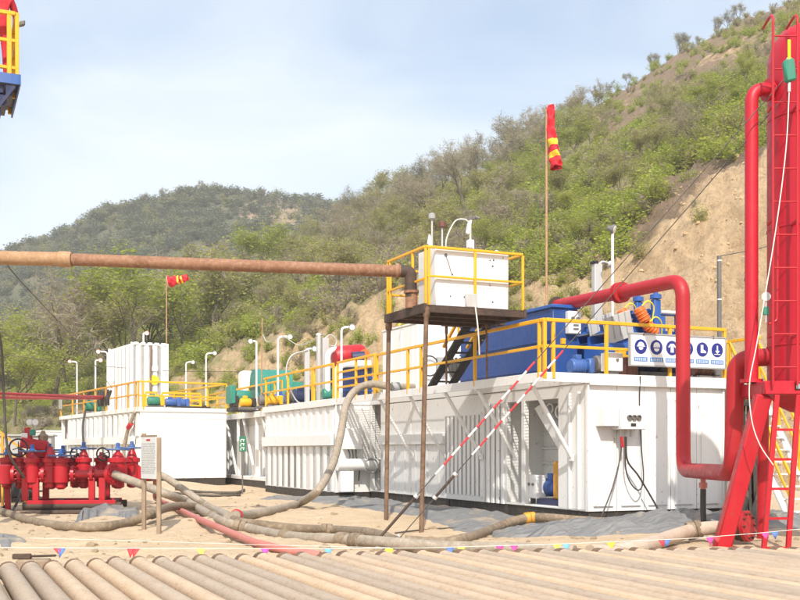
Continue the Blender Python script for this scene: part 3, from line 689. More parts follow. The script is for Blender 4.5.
p = at(612.5, 230, 22.4); t = lamp_pole((p.x, p.y, DK), p.z, (0, 0, 0), 'tall straight white floodlight pole rising between the shaker screens', r=.03, aim=(.9, -.4, 0))
p = at(597, 264, 23.3); t = thing('cable_column', 'square galvanised cable column with small lamp arm beside the shaker screens', 'cable column', (p.x, p.y, DK), TH)
m = MB(); m.box(-.10, .10, -.07, .07, 0, p.z - DK, .01); m.build('column', 'galv', t)
m = MB(); m.box(-.13, -.02, -.09, .09, p.z - DK, p.z - DK + .06, .01); m.build('cap', 'black', t)
m = MB(); m.tube(bez([(.05, 0, p.z - DK), (.15, 0, p.z - DK + .06), (.3, 0, p.z - DK + .04)], 5), .025, 8); m.lathe([(.02, 0), (.07, .04), (.07, .1), (.02, .12)], 10, (.28, 0, p.z - DK + .04), (1, 0, -.3)); m.build('lamp_arm', 'galv', t)
p = at(321.5, 336, 33.6); t = thing('cable_column', 'pair of tall grey cable columns beside the degasser with looping leads', 'cable column', (p.x, p.y, DK), TH)
hh = p.z - DK
for x, w_ in ((-.1, .10), (.12, .20)): MB().box(x - w_ / 2, x + w_ / 2, -.08, .08, 0, hh - (.0 if x < 0 else .06), .01).build('column', 'galv', t)
MB().lathe([(.07, 0), (.09, .03), (.05, .08), (0, .09)], 12, (-.1, 0, hh)).build('cap', 'white_clean', t)
MB().tube(bez([(.12, 0, hh - .06), (.3, 0, hh + .05), (.5, 0, hh - .1), (.45, 0, hh - .3), (.25, 0, hh - .28)], 6), .022, 6).build('lead', 'galv', t)
p = at(307, 350, 35.4); t = thing('cable_column', 'thin grey column carrying a big loop of white cable', 'cable column', (p.x, p.y, DK), TH)
MB().box(-.08, .08, -.06, .06, 0, p.z - DK, .01).build('column', 'galv', t)
m = MB(); m.tube(bez([(0, -.08, p.z - DK), (-.6, -.1, p.z - DK - .25), (-.75, -.1, p.z - DK - .9), (-.4, -.1, p.z - DK - 1.7), (.1, -.1, p.z - DK - 1.75), (.2, -.1, p.z - DK - 1.2)], 8), .022, 6); m.build('cable_loop', 'galv', t)
# ---- green decanter centrifuge
p = at(262, 408, 41.5)
t = thing('centrifuge', 'teal green centrifuge with a rounded hood and frame on the tank deck', 'centrifuge', (p.x, p.y, DK), TH)
m = MB(); m.box(-1.3, 1.2, -.45, .45, .0, .16, .02); m.box(-1.2, -1.05, -.4, .4, .16, .6, .02); m.box(.6, .78, -.4, .4, .16, .6, .02); m.build('frame', 'black', t)
prof = [(-.55, .55), (-.52, 1.25), (-.38, 1.52), (-.15, 1.66), (.2, 1.66), (.42, 1.48), (.52, 1.2), (.55, .55)]
m = MB(); m.prism([(-.35, y, z) for y, z in prof], (1.45, 0, 0)); hd = m.build('hood', 'teal', t)
m = MB(); m.box(-.37, -.33, -.5, .5, .9, .96); m.box(.3, .34, -.555, -.54, .6, 1.3); m.build('hood_band', 'green_dark', hd)
m = MB(); m.prism([(1.1, -.45, .55), (1.1, -.45, 1.2), (1.1, .45, 1.2), (1.1, .45, .55)], (.45, 0, 0)); m.build('gearbox_cover', 'teal', t)
m = MB(); m.lathe([(.02, 0), (.22, .01), (.24, .06), (.24, .6), (.2, .66), (.02, .67)], 16, (-1.15, 0, .6), (1, 0, 0)); m.build('motor', 'teal', t)
m = MB(); m.box(-1.35, -1.15, -.4, .4, .3, 1.0, .03); m.build('belt_guard', 'teal', t)
m = MB(); m.tube(bez([(.9, -.5, 1.0), (1.1, -.6, .7), (1.5, -.6, .3), (1.7, -.5, .1)], 6), .05, 8); m.build('feed_hose', 'white_dull', t)
p = at(248, 392, 43.5); t = thing('feed_bin', 'small white rounded bin beside the green centrifuge hood', 'bin', (p.x, p.y, DK), TH)
m = MB(); m.box(-.35, .35, -.3, .3, .7, 1.75, .09); m.build('shell', 'white_clean', t)
for x in (-.28, .28):
    for y in (-.22, .22): MB().box(x - .03, x + .03, y - .03, y + .03, 0, .71).build('leg', 'white_dull', t)
# ---- small motors and drums along the decks
def motor(px, py, Y, bz, mat, label, s=1., group='small deck motors', rz=TH, cat='motor', guard=None):
    p = at(px, py, Y); t = thing('deck_motor', label, cat, (p.x, p.y, bz), rz, group)
    m = MB(); m.box(-.3 * s, .3 * s, -.18 * s, .18 * s, 0, .1 * s, .01); m.build('base', 'grey_dark', t)
    m = MB(); m.lathe([(.02, 0), (.15 * s, .01), (.17 * s, .04), (.17 * s, .40 * s), (.14 * s, .44 * s), (.02, .45 * s)], 16, (-.28 * s, 0, .27 * s), (1, 0, 0)); b = m.build('motor_body', mat, t)
    m = MB()
    for i in range(6): m.torus((-.22 * s + i * .055 * s, 0, .27 * s), (1, 0, 0), .17 * s, .012 * s, 16, 4)
    m.build('cooling_fins', mat, b)
    m = MB(); m.box(-.16 * s, .0, -.08 * s, .08 * s, .42 * s, .54 * s, .01); m.build('terminal_box', mat, b)
    m = MB(); m.box(.17 * s, .34 * s, -.14 * s, .14 * s, .1 * s, .46 * s, .03); m.build('gearbox', guard or mat, t)
    return t
motor(155, 405, 43.0, CD, 'green_dark', 'dark green motor behind the yellow frame on the plain-ended tank', 1.1, guard='yellow_paint')
motor(172, 404, 43.6, CD, 'blue_motor', 'blue motor with broad casing, first beside the black hatch', 1.0)
motor(181, 404, 44.2, CD, 'blue_motor', 'blue motor standing beyond the first one by the black hatch', 1.0)
motor(156, 388, 46.5, CD + .5, 'yellow_paint', 'round yellow fan motor inside the yellow frame by the chemical tank', 1.3)
motor(200, 402, 46.0, DK, 'black', 'black motor beyond the plain end wall', 1.0)
motor(247, 402, 39.0, DK, 'yellow_paint', 'yellow motor among black gear under the green machine', .95, guard='black')
motor(267, 404, 38.2, DK, 'grey_dark', 'dark motor under the green machine', 1.1)
motor(282, 401, 37.4, DK, 'blue_motor', 'blue motor beside the yellow case under the green machine', 1.1)
motor(274, 402, 36.8, DK, 'yellow_paint', 'yellow case motor beside the blue one under the green machine', .9)
motor(295, 398, 36.2, DK, 'grey_dark', 'dark grey motor under the white cable loop', 1.2, guard='teal')
motor(303, 397, 35.6, DK, 'navy', 'navy motor next to the cable loop column', 1.2)
motor(331, 390, 33.2, DK, 'teal', 'dark teal motor at the foot of the degasser', 1.0, guard='grey_dark')
motor(92, 408, 49.0, CD, 'green_dark', 'small green motor near the far end of the plain-ended tank', 1.2)
# ---- degasser: red vessel in navy frame with white elbows
p = at(350, 392, 33.5); t = thing('degasser', 'red and navy vacuum degasser with thick white elbow pipes', 'degasser', (p.x, p.y, DK), TH)
m = MB(); m.box(-.55, .55, -.5, .5, 0, 1.12, .03); fr = m.build('frame', 'navy', t)
for z in (.35, .75): MB().box(-.57, .57, -.52, .52, z, z + .06, .01).build('frame_band', 'blue_deep', fr)
m = MB(); m.lathe([(.05, 0), (.30, .05), (.36, .16), (.36, .95), (.30, 1.06), (.05, 1.1)], 20, (-.55, .1, 1.42), (1, .0, .12)); ve = m.build('vessel', 'red_paint', t)
m = MB(); m.lathe([(.02, 0), (.16, .0), (.16, .12), (.02, .12)], 16, (.36, -.25, 1.52), (.3, -.9, 0.2)); m.build('vessel_cap', 'orange', ve)
m = MB(); m.lathe([(.02, 0), (.19, .0), (.19, .4), (.02, .4)], 16, (-.05, -.3, 1.4), (1, -.2, 0.1)); m.build('pump_head', 'navy', t)
m = MB(); m.tube(fillet([(-.62, -.55, -.0), (-.62, -.55, 1.18), (.45, -.58, 1.22)], .3), .11, 14); m.build('suction_elbow', 'white_clean', t)
m = MB(); m.tube(fillet([(-.78, -.1, .2), (-.78, -.1, 1.62), (-.3, .1, 1.72)], .25), .09, 14); m.build('return_elbow', 'white_clean', t)
# ---- white cabin on the deck
p = S(.35, 8.7, DK); t = thing('equipment_cabin', 'plain white metal cabin under the raised box platform, black cable coils before it', 'cabin', p, TH)
m = MB(); m.box(0, 2.6, 0, 2.4, .0, 1.95, .02); m.build('shell', 'white_clean', t)
for i in range(3): MB().box(-.03, .0, .25 + i * .75, .32 + i * .75, .1, 1.85, .006).build('rib', 'white_paint', t)
m = MB(); m.box(-.02, 2.62, -.02, 2.42, 1.95, 2.0, .01); m.build('roof', 'white_paint', t)
m = MB(); m.box(.55, .85, -.16, -.01, .62, 1.05, .01); eb = m.build('meter_box', 'grey_steel', t)
for i in range(5):
    m = MB(); x = .9 + i * .13; m.tube(bez([(x, -.08, 1.02), (x + .05, -.12, .7), (x + .12, -.1, .55), (x + .14, -.1, .8), (x + .10, -.08, 1.05)], 6), .04, 6); m.build('cable_coil', 'rubber', t)
m = MB(); m.torus((.32, -.10, .8), (0, 1, 0), .27, .02, 24); m.build('hose_ring', 'rubber', t)
m = MB(); m.tube([(.2, -.25, .12), (1.3, -.2, .12)], .07, 10); m.build('union_pipe', 'white_dull', t)
for x in (.45, .75): MB().lathe([(.12, 0), (.12, .16), (.08, .16)], 12, (x, -.24, .12), (1, 0.04, 0)).build('red_union', 'red_paint', t)
p = S(1.1, 9.6, DK + 2.0); t = thing('roof_blower', 'small blue blower on the roof of the white cabin beside a yellow case', 'blower', p, TH)
m = MB(); m.lathe([(.02, 0), (.2, .01), (.22, .08), (.22, .4), (.02, .42)], 16, (-.2, 0, .24), (1, 0, 0)); m.box(-.25, .25, -.15, .15, 0, .08, .01); m.build('housing', 'blue_motor', t)
m = MB(); m.box(.45, .8, -.2, .2, 0, .42, .03); m.build('yellow_case', 'yellow_paint', t)
m = MB(); m.tube(bez([(-.2, 0, .4), (-.4, 0, .42), (-.7, 0, .2), (-.9, 0, -.02)], 5), .03, 8); m.build('blower_hose', 'yellow_flag', t)
# ---- blue feed tank and shale shaker
v0 = vat(553, .4); t = sthing('feed_tank', 'big dark blue steel tank beside the yellow rail, white panel on its near end', 'tank', .4, v0, DK)
BLn = 4.3
m = MB(); m.box(0, .62, 0, BLn, .0, 1.55, .015); sh = m.build('shell', 'blue_deep', t)
MB().box(.62, 2.4, 1.3, BLn, .0, 1.5, .015).build('rear_shell', 'blue_deep', t)
for z in (.25, .85): MB().box(-.03, .0, .0, BLn, z, z + .05, .006).build('belt', 'blue_deep', sh)
m = MB(); m.box(-.05, .67, -.05, BLn + .05, 1.55, 1.62, .01); m.build('top_rim', 'blue_paint', t)
m = MB(); m.box(.30, .62, -.14, -.002, 1.00, 1.48, .012); pn = m.build('switch_panel', 'white_clean', t)
for x in (.40, .52): MB().lathe([(.04, 0), (.04, .03), (0, .032)], 12, (x, -.141, 1.32), (0, -1, 0)).build('dial', 'grey_dark', pn)
for z in (1.08, 1.16): MB().box(.42, .55, -.147, -.141, z, z + .04).build('marking', 'grey_dark', pn)
m = MB(); m.box(.18, .28, -.06, -.002, .78, .9); m.build('warning_plate', 'yellow_paint', t)
# shaker
t = sthing('shale_shaker', 'bright blue shale shaker with pale slanted screen and two orange vibrator motors', 'shale shaker', 1.05, .75, DK)
m = MB(); m.box(0, 2.25, .2, 1.0, .42, .74, .015); m.box(.05, 2.2, .25, .95, .0, .08, .01); bs = m.build('base_trough', 'blue_paint', t)
for x in (.05, .55, 1.6, 2.15): MB().box(x, x + .09, .22, .3, .08, .43, .006).build('leg', 'blue_paint', bs)
for y in (.30, .95): MB().prism([(.10, y, .75), (1.08, y, .75), (1.12, y, 1.30), (.95, y, 1.36), (.62, y, 1.18), (.10, y, .92)], (0, .06, 0)).build('basket_side', 'blue_paint', t)
m = MB(); m.obox((.36, .26, 1.07), (.34, 0, .12), (0, .02, 0), (-.06, 0, .27), .01); sc_ = m.build('screen_panel', 'galv', t)
for i in range(4): MB().bar((.10 + i * .16, .235, .78 + i * .055), (.02 + i * .16, .235, 1.24 + i * .055), .02, .02).build('screen_bar', 'grey_steel', sc_)
MB().box(.16, 1.0, .40, .93, .95, .98).build('screen_bed', 'grey_steel', t)
for a, b in (((.78, .12, 1.46), (.92, .10, 1.22)), ((.98, .12, 1.14), (1.2, .12, .98))):
    a, b = Vector(a), Vector(b); d = (b - a).normalized(); ln = (b - a).length
    m = MB(); m.lathe([(.03, -.04), (.10, -.03), (.12, .02), (.12, ln - .03), (.10, ln + .02), (.03, ln + .03)], 14, a, d)
    for i in range(4): m.torus(a + d * (ln * (i + .5) / 4), d, .12, .014, 14, 5)
    vb = m.build('vibrator_motor', 'orange', t)
    m = MB(); m.obox((a + b) / 2 + Vector((0, .11, -.04)), d * .15, Vector((0, .08, 0)), d.cross(Vector((0, 1, 0))) * .10, .01); m.build('motor_mount', 'blue_deep', vb)
    MB().tube(bez([a + Vector((0, -.1, .06)), a + Vector((.12, -.14, .16)), a + Vector((.3, -.1, .05)), b + Vector((.16, 0, -.1))], 5), .014, 6).build('motor_lead', 'yellow_flag', vb)
for x, h in ((1.30, 1.72), (1.92, 1.5)): MB().box(x, x + .17, .28, .42, .74, h, .01).build('frame_post', 'blue_paint', t)
for z in (1.42, .98): MB().box(1.0, 2.2, .44, .56, z, z + .10, .01).build('cross_bar', 'blue_deep', t)
MB().bar((.45, .5, 1.24), (1.32, .5, 1.50), .12, .1, .01).build('tension_bar', 'blue_deep', t)
MB().bar((.55, .36, .80), (1.3, .36, 1.25), .10, .08, .01).build('diagonal_bar', 'blue_paint', t)
MB().cyl((1.48, .3, 1.46), (2.05, .3, 1.46), .04, 10).build('cross_pipe', 'white_dull', t)
for x in (.2, .5, .8): MB().lathe([(.05, 0), (.05, .1), (.07, .1), (.07, .14), (0, .15)], 12, (x, .6, 1.02)).build('spring_cap', 'blue_paint', t)
m = MB(); m.lathe([(.02, 0), (.12, .01), (.12, .1), (.05, .12), (.05, .2), (.02, .2)], 14, (1.385, .35, 1.73)); m.build('top_cap', 'blue_paint', t)
sh2 = copy_tree(t); sh2.location = S(1.45, 1.9, DK + .12); sh2['label'] = 'second blue shale shaker standing behind the one with the safety board'
# gear between shaker and rail
t = sthing('junction_box', 'small white junction box on the deck at the foot of the blue tank', 'junction box', .65, .15, DK + .0)
m = MB(); m.box(-.19, .19, -.1, .12, .08, .44, .012); m.build('case', 'white_clean', t); MB().box(-.12, .12, -.06, .08, 0, .085).build('foot', 'grey_dark', t); MB().cyl((.05, -.101, .3), (.05, -.12, .3), .03, 10).build('knob', 'grey_dark', t)
t = sthing('dark_red_box', 'dark red box between white junction box and yellow post', 'box', 1.12, .25, DK)
m = MB(); m.box(-.16, .16, -.1, .1, .0, .34, .01); m.build('case', 'brown_box', t); m = MB(); m.box(-.17, .17, -.11, .11, .34, .37, .006); m.build('lid', 'brown_box', t)
motor(624, 374, 21.7, DK, 'yellow_paint', 'yellow cased motor under the safety board', 1.05, guard='grey_dark')
motor(606, 373, 22.2, DK, 'grey_dark', 'grey motor behind the tall straight floodlight pole', 1.1)
motor(648, 375, 21.8, DK, 'navy', 'navy blue motor under the safety board', 1.15, guard='black')
motor(668, 376, 22.2, DK, 'navy', 'second navy motor under the board, behind the thick red pipe', 1.15)
motor(704, 378, 22.8, DK, 'brown_box', 'dark red motor under the end of the safety board', 1.05, guard='grey_dark')
motor(580, 372, 21.9, DK, 'blue_motor', 'blue motor in front of the shaker trough beside the white junction box', .9)
# ---- safety board tied to the end rail
t = sthing('safety_board', 'long white safety board with six dark blue round symbols on the yellow rail', 'sign', 0, -.14, DK)
ux = lambda px: (20.5 * (px - 400) / F - 3.67) / (.914 - .405 * (px - 400) / F)
x0, x1 = ux(627), ux(721); z0, z1 = .20, .80
m = MB(); m.box(x0, x1, -.02, .02, z0, z1, .004); m.build('board', 'sign_white', t)
fr = MB()
for a, b in (((x0 - .03, z0 - .03), (x1 + .03, z0)), ((x0 - .03, z1), (x1 + .03, z1 + .03)), ((x0 - .03, z0), (x0, z1)), ((x1, z0), (x1 + .03, z1))): fr.box(a[0], b[0], -.035, .03, a[1], b[1], .004)
fr.build('frame', 'grey_steel', t)
mn = bpy.data.meshes  # pictograms: a blue disc, a pale figure on it and a caption band below
def glyph(k, cx, cz, parent):
    y = -.0275; m = MB(); P = lambda pts: m.prism([(cx + a * .13, y, cz + b * .13) for a, b in pts], (0, -.003, 0))
    arc = lambda c0, c1, r, a0, a1, n=8: [(c0 + r * math.cos(R(a0 + (a1 - a0) * i / n)), c1 + r * math.sin(R(a0 + (a1 - a0) * i / n))) for i in range(n + 1)]
    if k == 0: P(arc(0, .1, .62, 0, 180)); P([(-.75, .0), (.75, .0), (.75, .1), (-.75, .1)]); P(arc(0, -.1, .42, 180, 360))
    elif k == 1: P(arc(0, .18, .6, 0, 180)); P([(-.6, -.02), (.6, -.02), (.6, .16), (-.6, .16)]); P(arc(0, -.18, .5, 180, 360))
    elif k == 2: P([(-.3, -.7), (.3, -.7), (.25, .3), (.6, .0), (.75, .15), (.3, .65), (-.3, .65), (-.75, .15), (-.6, .0), (-.25, .3)])
    elif k == 3: P([(-.45, -.6), (.1, -.6), (.2, -.1), (.6, .1), (.55, .3), (.2, .25), (.2, .7), (-.3, .7), (-.45, .2)])
    elif k == 4: P([(-.35, .7), (.15, .7), (.15, .0), (.7, -.3), (.7, -.55), (-.35, -.55)])
    else: P([(-.12, .7), (.12, .7), (.12, -.1), (.45, -.1), (0, -.6), (-.45, -.1), (-.12, -.1)]); P([(-.6, -.72), (.6, -.72), (.6, -.62), (-.6, -.62)])
    m.build('figure', 'sign_white', parent)
for k in range(6):
    cx = x0 + (x1 - x0) * (k + .62) / 6.15; cz = z0 + .36
    d = MB().lathe([(.145, 0), (.145, .006), (0, .0065)], 28, (cx, -.0205, cz), (0, -1, 0)).build('symbol_disc', 'ink_blue', t)
    glyph(k, cx, cz, d)
    b = MB().box(cx - .16, cx + .16, -.026, -.0205, z0 + .07, z0 + .155, .001).build('caption_band', 'band_blue', t)
    m = MB(); rg = random.Random(k)
    for i in range(6):                          # six unreadable characters, a few strokes each
        a = cx - .14 + i * .047
        for j in range(3): m.box(a, a + .034, -.028, -.0262, z0 + .085 + j * .02, z0 + .092 + j * .02)
        q = a + rg.choice((.0, .013, .026)); m.box(q, q + .007, -.0284, -.0281, z0 + .083, z0 + .143)
    m.build('caption_print', 'sign_white', b)
for x in (x0 + .3, x1 - .3): MB().box(x - .01, x + .01, -.04, .16, z1 - .02, z1 + .045).build('tie', 'grey_dark', t)
# ================================================================ raised box platform and flow line
PU, PV, PZ = -3.17, .75, 4.15; PLu, PLv = 2.18, 1.87
t = sthing('box_platform', 'dark steel platform with yellow rail on rusty posts beside the long tank walkway', 'platform', PU, PV, 0)
m = MB(); m.box(0, PLu, 0, PLv, PZ - .02, PZ); fl = m.build('floor_plate', 'rust_dark', t)
for y in (.04, .62, 1.24, PLv - .04): MB().box(.0, PLu, y - .04, y + .04, PZ - .14, PZ - .021, .004).build('floor_beam', 'rust_dark', fl)
for x in (-.0, PLu): MB().box(x - .03, x + .03, -.02, PLv + .02, PZ - .15, PZ + .02, .004).build('edge_beam', 'rust_dark', fl)
def ppost(a, b, r=.045, mat='rust_post'):
    o = MB().tube([a, b], r, 10).build('leg', mat, t); MB().lathe([(r * 1.5, 0), (r * 1.5, .16), (r, .2)], 10, Vector(a) - Vector((0, 0, .02)), Vector(b) - Vector(a)).build('collar', mat, o)
w0 = S(PU, PV); bl = toS(at(421, 535, 20.0)) - Vector((PU, PV, 0)); b2 = toS(at(386, 523, 21.7)) - Vector((PU, PV, 0))
bl.z = gz(*S(bl.x + PU, bl.y + PV)[:2]) - .2; b2.z = gz(*S(b2.x + PU, b2.y + PV)[:2]) - .2
ppost((.05, .03, PZ - .03), bl); ppost((.04, PLv - .06, PZ - .1), b2)
ppost((PLu - .06, vat(489, -1.0) - PV, PZ - .1), (PLu - .06, vat(489, -1.0) - PV, DK), .022); 
m = MB(); m.box(PLu - .55, PLu + .62, PLv + .001, PLv + .75, PZ - .06, PZ - .02); m.build('landing', 'rust_dark', t)
ppost((PLu - .45, PLv + .7, PZ - .06), (PLu - .0, vat(446, -1.0) - PV, DK), .022)
for x in (PLu + .05, PLu + .55):
    m = MB(); m.bar((x, PLv + .7, PZ - .05), (x, PLv + 2.5, DK + .0), .06, .2, .005, up=(1, 0, 0)); m.build('stringer', 'black', t)
for i in range(6):
    f = (i + .5) / 6; MB().box(PLu + .08, PLu + .52, PLv + .62 + 1.8 * f, PLv + .86 + 1.8 * f, PZ - .06 - 1.2 * f, PZ - .03 - 1.2 * f).build('tread', 'black', t)
for x in (PLu - .0, PLu + .6):
    m = MB(); m.bar((x, PLv + .7, PZ + .35), (x, PLv + 1.75, PZ - .4), .055, .055); m.bar((x, PLv + 1.0, PZ + .15), (x, PLv + 1.0, PZ - .3), .04, .04); m.build('stair_rail', 'yellow_paint', t)
rh = 1.1
rail(t, [(.03, .03, PZ), (PLu - .03, .03, PZ)], [(.03, .03, PZ), (.10, .03, PZ), (PLu * .5, .03, PZ), (PLu - .03, .03, PZ)], rh, (.5,), w=.05)
rail(t, [(.03, .06, PZ), (.03, PLv - .03, PZ)], [(.03, .62, PZ), (.03, PLv - .03, PZ), (.03, PLv - .16, PZ)], rh, (.45,), w=.05)
rail(t, [(.06, PLv - .03, PZ), (1.1, PLv - .03, PZ)], [(.6, PLv - .03, PZ), (1.1, PLv - .03, PZ)], rh * .86, (.45,), w=.05)
rail(t, [(PLu - .03, .06, PZ), (PLu - .03, PLv - .03, PZ)], [(PLu - .03, PLv - .03, PZ)], rh, (.5,), w=.05)
# the white box
t = sthing('flow_box', 'white steel flow box with lifting ears and sensors, on the raised yellow-railed platform', 'steel box', PU + .27, PV + .10, PZ)
m = MB(); m.box(0, 1.6, 0, .78, 0, 1.13, .015); sh = m.build('shell', 'white_tank_top', t)
m = MB(); m.box(.01, 1.59, -.006, 0, .40, .55); m.build('weld_band', 'white_dull', sh)
for x in (.04, 1.5): 
    m = MB(); m.torus((x, .3, 1.16), (0, 1, 0), .045, .022, 14, 6); m.build('lifting_ear', 'white_tank_top', t)
m = MB(); m.box(.62, .86, -.10, -.006, .0, .26, .01); m.build('name_plate', 'galv', t)
m = MB(); m.box(.74, .9, -.008, -.0061, .01, .28)
for x, z, r in ((.22, .98, .035), (1.18, .95, .015), (1.26, .96, .018), (1.24, .84, .022), (.36, .62, .02), (.32, .20, .016), (1.24, .14, .02), (.62, .2, .02)):
    MB().lathe([(r, 0), (r, .006), (0, .007)], 10, (x, -.001, z), (0, -1, 0)).build('paint_chip', 'grey_dark', sh)
MB().tube(bez([(.22, -.01, .96), (.27, -.03, .82), (.33, -.02, .64)], 5), .006, 5).build('hanging_wire', 'grey_dark', t)
for x, h, mt in ((.12, .62, 'grey_steel'), (.34, .48, 'brown_box')):
    p = MB().cyl((x, .4, 1.12), (x, .4, 1.13 + h), .018, 8).build('sensor_rod', 'galv', t)
    MB().lathe([(.03, 0), (.07, .02), (.07, .11), (.03, .13)], 12, (x, .4, 1.11 + h)).build('sensor_head', mt, p)
m = MB(); m.prism([(.0, .37, 1.25), (.10, .37, 1.22), (.08, .37, 1.42), (.04, .37, 1.44)], (0, .01, 0)); m.build('paper_tag', 'paper', t)
p = MB().cyl((.96, .4, 1.12), (.96, .4, 1.82), .022, 8).build('camera_mast', 'galv', t)
m = MB(); m.obox((.93, .4, 1.68), (.03, 0, -.012), (0, .035, 0), (.035, 0, .16), .01); m.build('camera_body', 'white_clean', p)
m = MB(); m.box(.90, 1.02, .34, .46, 1.22, 1.40, .01); m.build('camera_box', 'white_clean', p)
m = MB(); m.obox((1.0, .38, 1.84), (.10, 0, .02), (0, .03, 0), (0, 0, .035), .01); m.cyl((1.05, .36, 1.86), (1.12, .3, 1.82), .03, 8); m.build('camera_head', 'grey_dark', p)
MB().tube(bez([(.42, .4, 1.12), (.44, .4, 1.4), (.62, .4, 1.74), (.82, .4, 1.80), (.92, .4, 1.76)], 8), .013, 6).build('camera_cable', 'rope_white', t)
m = MB(); m.box(.4, .75, .25, .5, 1.13, 1.17, .01); m.box(.82, .95, .25, .42, 1.13, 1.22, .01); m.build('top_hatch', 'brown_box', t)
MB().tube(bez([(.8, -.11, .02), (.83, -.14, -.3), (.88, -.1, -.6), (.95, 0, -.9)], 6), .014, 6).build('drain_hose', 'rope_white', t)
# flow line
t0 = at(-330, 250, 20.0); t1 = at(72, 259.5, 20.0); t2 = at(401, 271.3, 20.55)
t = thing('flow_line', 'long rusty overhead pipe running to the white flow box', 'pipe', (t0.x, t0.y, t0.z))
q = lambda p: Vector(p) - t0
sp = MB().tube([q(t0), q(t0.lerp(t1, .5)), q(t1)], .132, 18).build('outer_section', 'rust_tan', t)
d = (t1 - t0).normalized()
MB().lathe([(.132, 0), (.15, .02), (.15, .22), (.132, .26)], 18, q(t1 - d * .26), d).build('collar', 'rust_tan', sp)
e1 = S(PU + .13, PV + .75, PZ + .62); e1 = Vector((t2.x, t2.y, t2.z))
MB().tube(fillet([q(t1), q(t1.lerp(t2, .5)), q(t2)], .2), .116, 18).build('inner_section', 'rust_pipe', t)
MB().lathe([(.116, 0), (.155, .0), (.155, .06), (.116, .06)], 18, q(t2 - d * .1), d).build('flange', 'rust_pipe', t)
MB().tube(fillet([q(t2), q(t2 + d * .18), q(t2 + d * .2 - Vector((0, 0, .5)))], .14), .12, 14).build('elbow', 'rust_dark', t)
MB().lathe([(.12, 0), (.12, .28), (.15, .29), (.15, .34), (.12, .345)], 14, q(Vector((t2.x + d.x * .2, t2.y + d.y * .2, PZ)))).build('drop_pipe', 'rust_pipe', t)
# ================================================================ gas separator
V = Vector((6.02, 15.5, 0))
t = thing('gas_separator', 'tall shiny red gas separator vessel with ladder on splayed red legs', 'separator', V)
m = MB(); prof = [(.05, 1.92), (.30, 1.96), (.50, 2.06), (.62, 2.26)] + [(.62, 2.3 + i * .47) for i in range(11)]
prof += [(.61, 7.15), (.56, 7.33), (.44, 7.50), (.25, 7.60), (.05, 7.63)]
vs = m.lathe(prof, 40).build('vessel', 'red_vessel', t)
for z in (2.9, 4.6, 6.2): MB().lathe([(.622, 0), (.63, .005), (.63, .025), (.622, .03)], 40, (0, 0, z)).build('weld_seam', 'red_vessel', vs)
for a, b in (((-.93, -.72), (.93, -.60)), ((-.93, .66), (.93, .78)), ((-.93, -.599), (-.79, .659)), ((.79, -.599), (.93, .659))): MB().box(a[0], b[0], a[1], b[1], 2.175, 2.365, .012).build('ring_beam', 'red_vessel', t)
for sx in (-1, 1):
    m = MB(); m.bar((sx * .90, -.55, 2.17), (sx * 1.45, -.40, -.05), .225, .2, .02, up=(0, 1, 0)); lg = m.build('leg', 'red_paint', t)
    m = MB(); m.box(sx * 1.45 - .22, sx * 1.45 + .22, -.62, -.2, -.1, .03, .01); m.build('foot_plate', 'red_paint', lg)
    MB().tube([(sx * .52, .55, 2.2), (sx * .48, .7, -.1)], .085, 14).build('leg', 'red_paint', t)
lo = lambda px, Y: (px - 400) / F * Y - V.x
ly = 14.72
ld = None
rl = [(lo(773, ly), -.78), (lo(797.5, ly), -.78)]
for i, (x, y) in enumerate(rl):
    hk = [(x, y, 2.3), (x, y, 7.2), (x, y, 7.42), (x + .02, y + .15, 7.5), (x + .03, y + .5, 7.45)]
    o = MB().tube(fillet(hk, .12), .019, 8).build('ladder_rail', 'red_paint', t)
    if i == 0: ld = o
    for z in (3.0, 4.6, 6.2): MB().bar((x, y, z), (x + .05, y + .35, z), .03, .03).build('ladder_stay', 'red_paint', o)
for i in range(11): MB().cyl((rl[0][0], rl[0][1], 2.55 + i * .46), (rl[1][0], rl[1][1], 2.55 + i * .46), .012, 8).build('rung', 'red_paint', ld)
la = [Vector((lo(777, 14.75), -.75, 2.17)), Vector((lo(798.5, 14.75), -.75, 2.17))]; lb = [Vector((lo(762.5, 14.75), -.78, -.05)), Vector((lo(787, 14.75), -.78, -.05))]
for a, b in zip(la, lb):
    o2 = MB().bar(a, b, .05, .07, .006).build('lower_ladder_rail', 'red_paint', t)
for i in range(5):
    f = .22 + i * .185; MB().bar(la[0].lerp(lb[0], f), la[1].lerp(lb[1], f), .035, .035).build('rung', 'red_paint', o2)
px_ = lo(751.5, 15.3)
MB().tube(fillet([(px_, -.2, 2.37), (px_ + .0, -.2, 6.62), (-.5, -.1, 6.62)], .24, 10), .095, 18).build('gas_pipe', 'red_vessel', t)
MB().lathe([(.095, 0), (.16, .0), (.16, .04), (.095, .04)], 18, (-.70, -.12, 6.62), (1, .3, 0)).build('flange', 'red_vessel', t)
MB().lathe([(.16, 0), (.16, .05), (0, .06)], 18, (px_, -.2, 2.37)).build('flange', 'red_vessel', t)
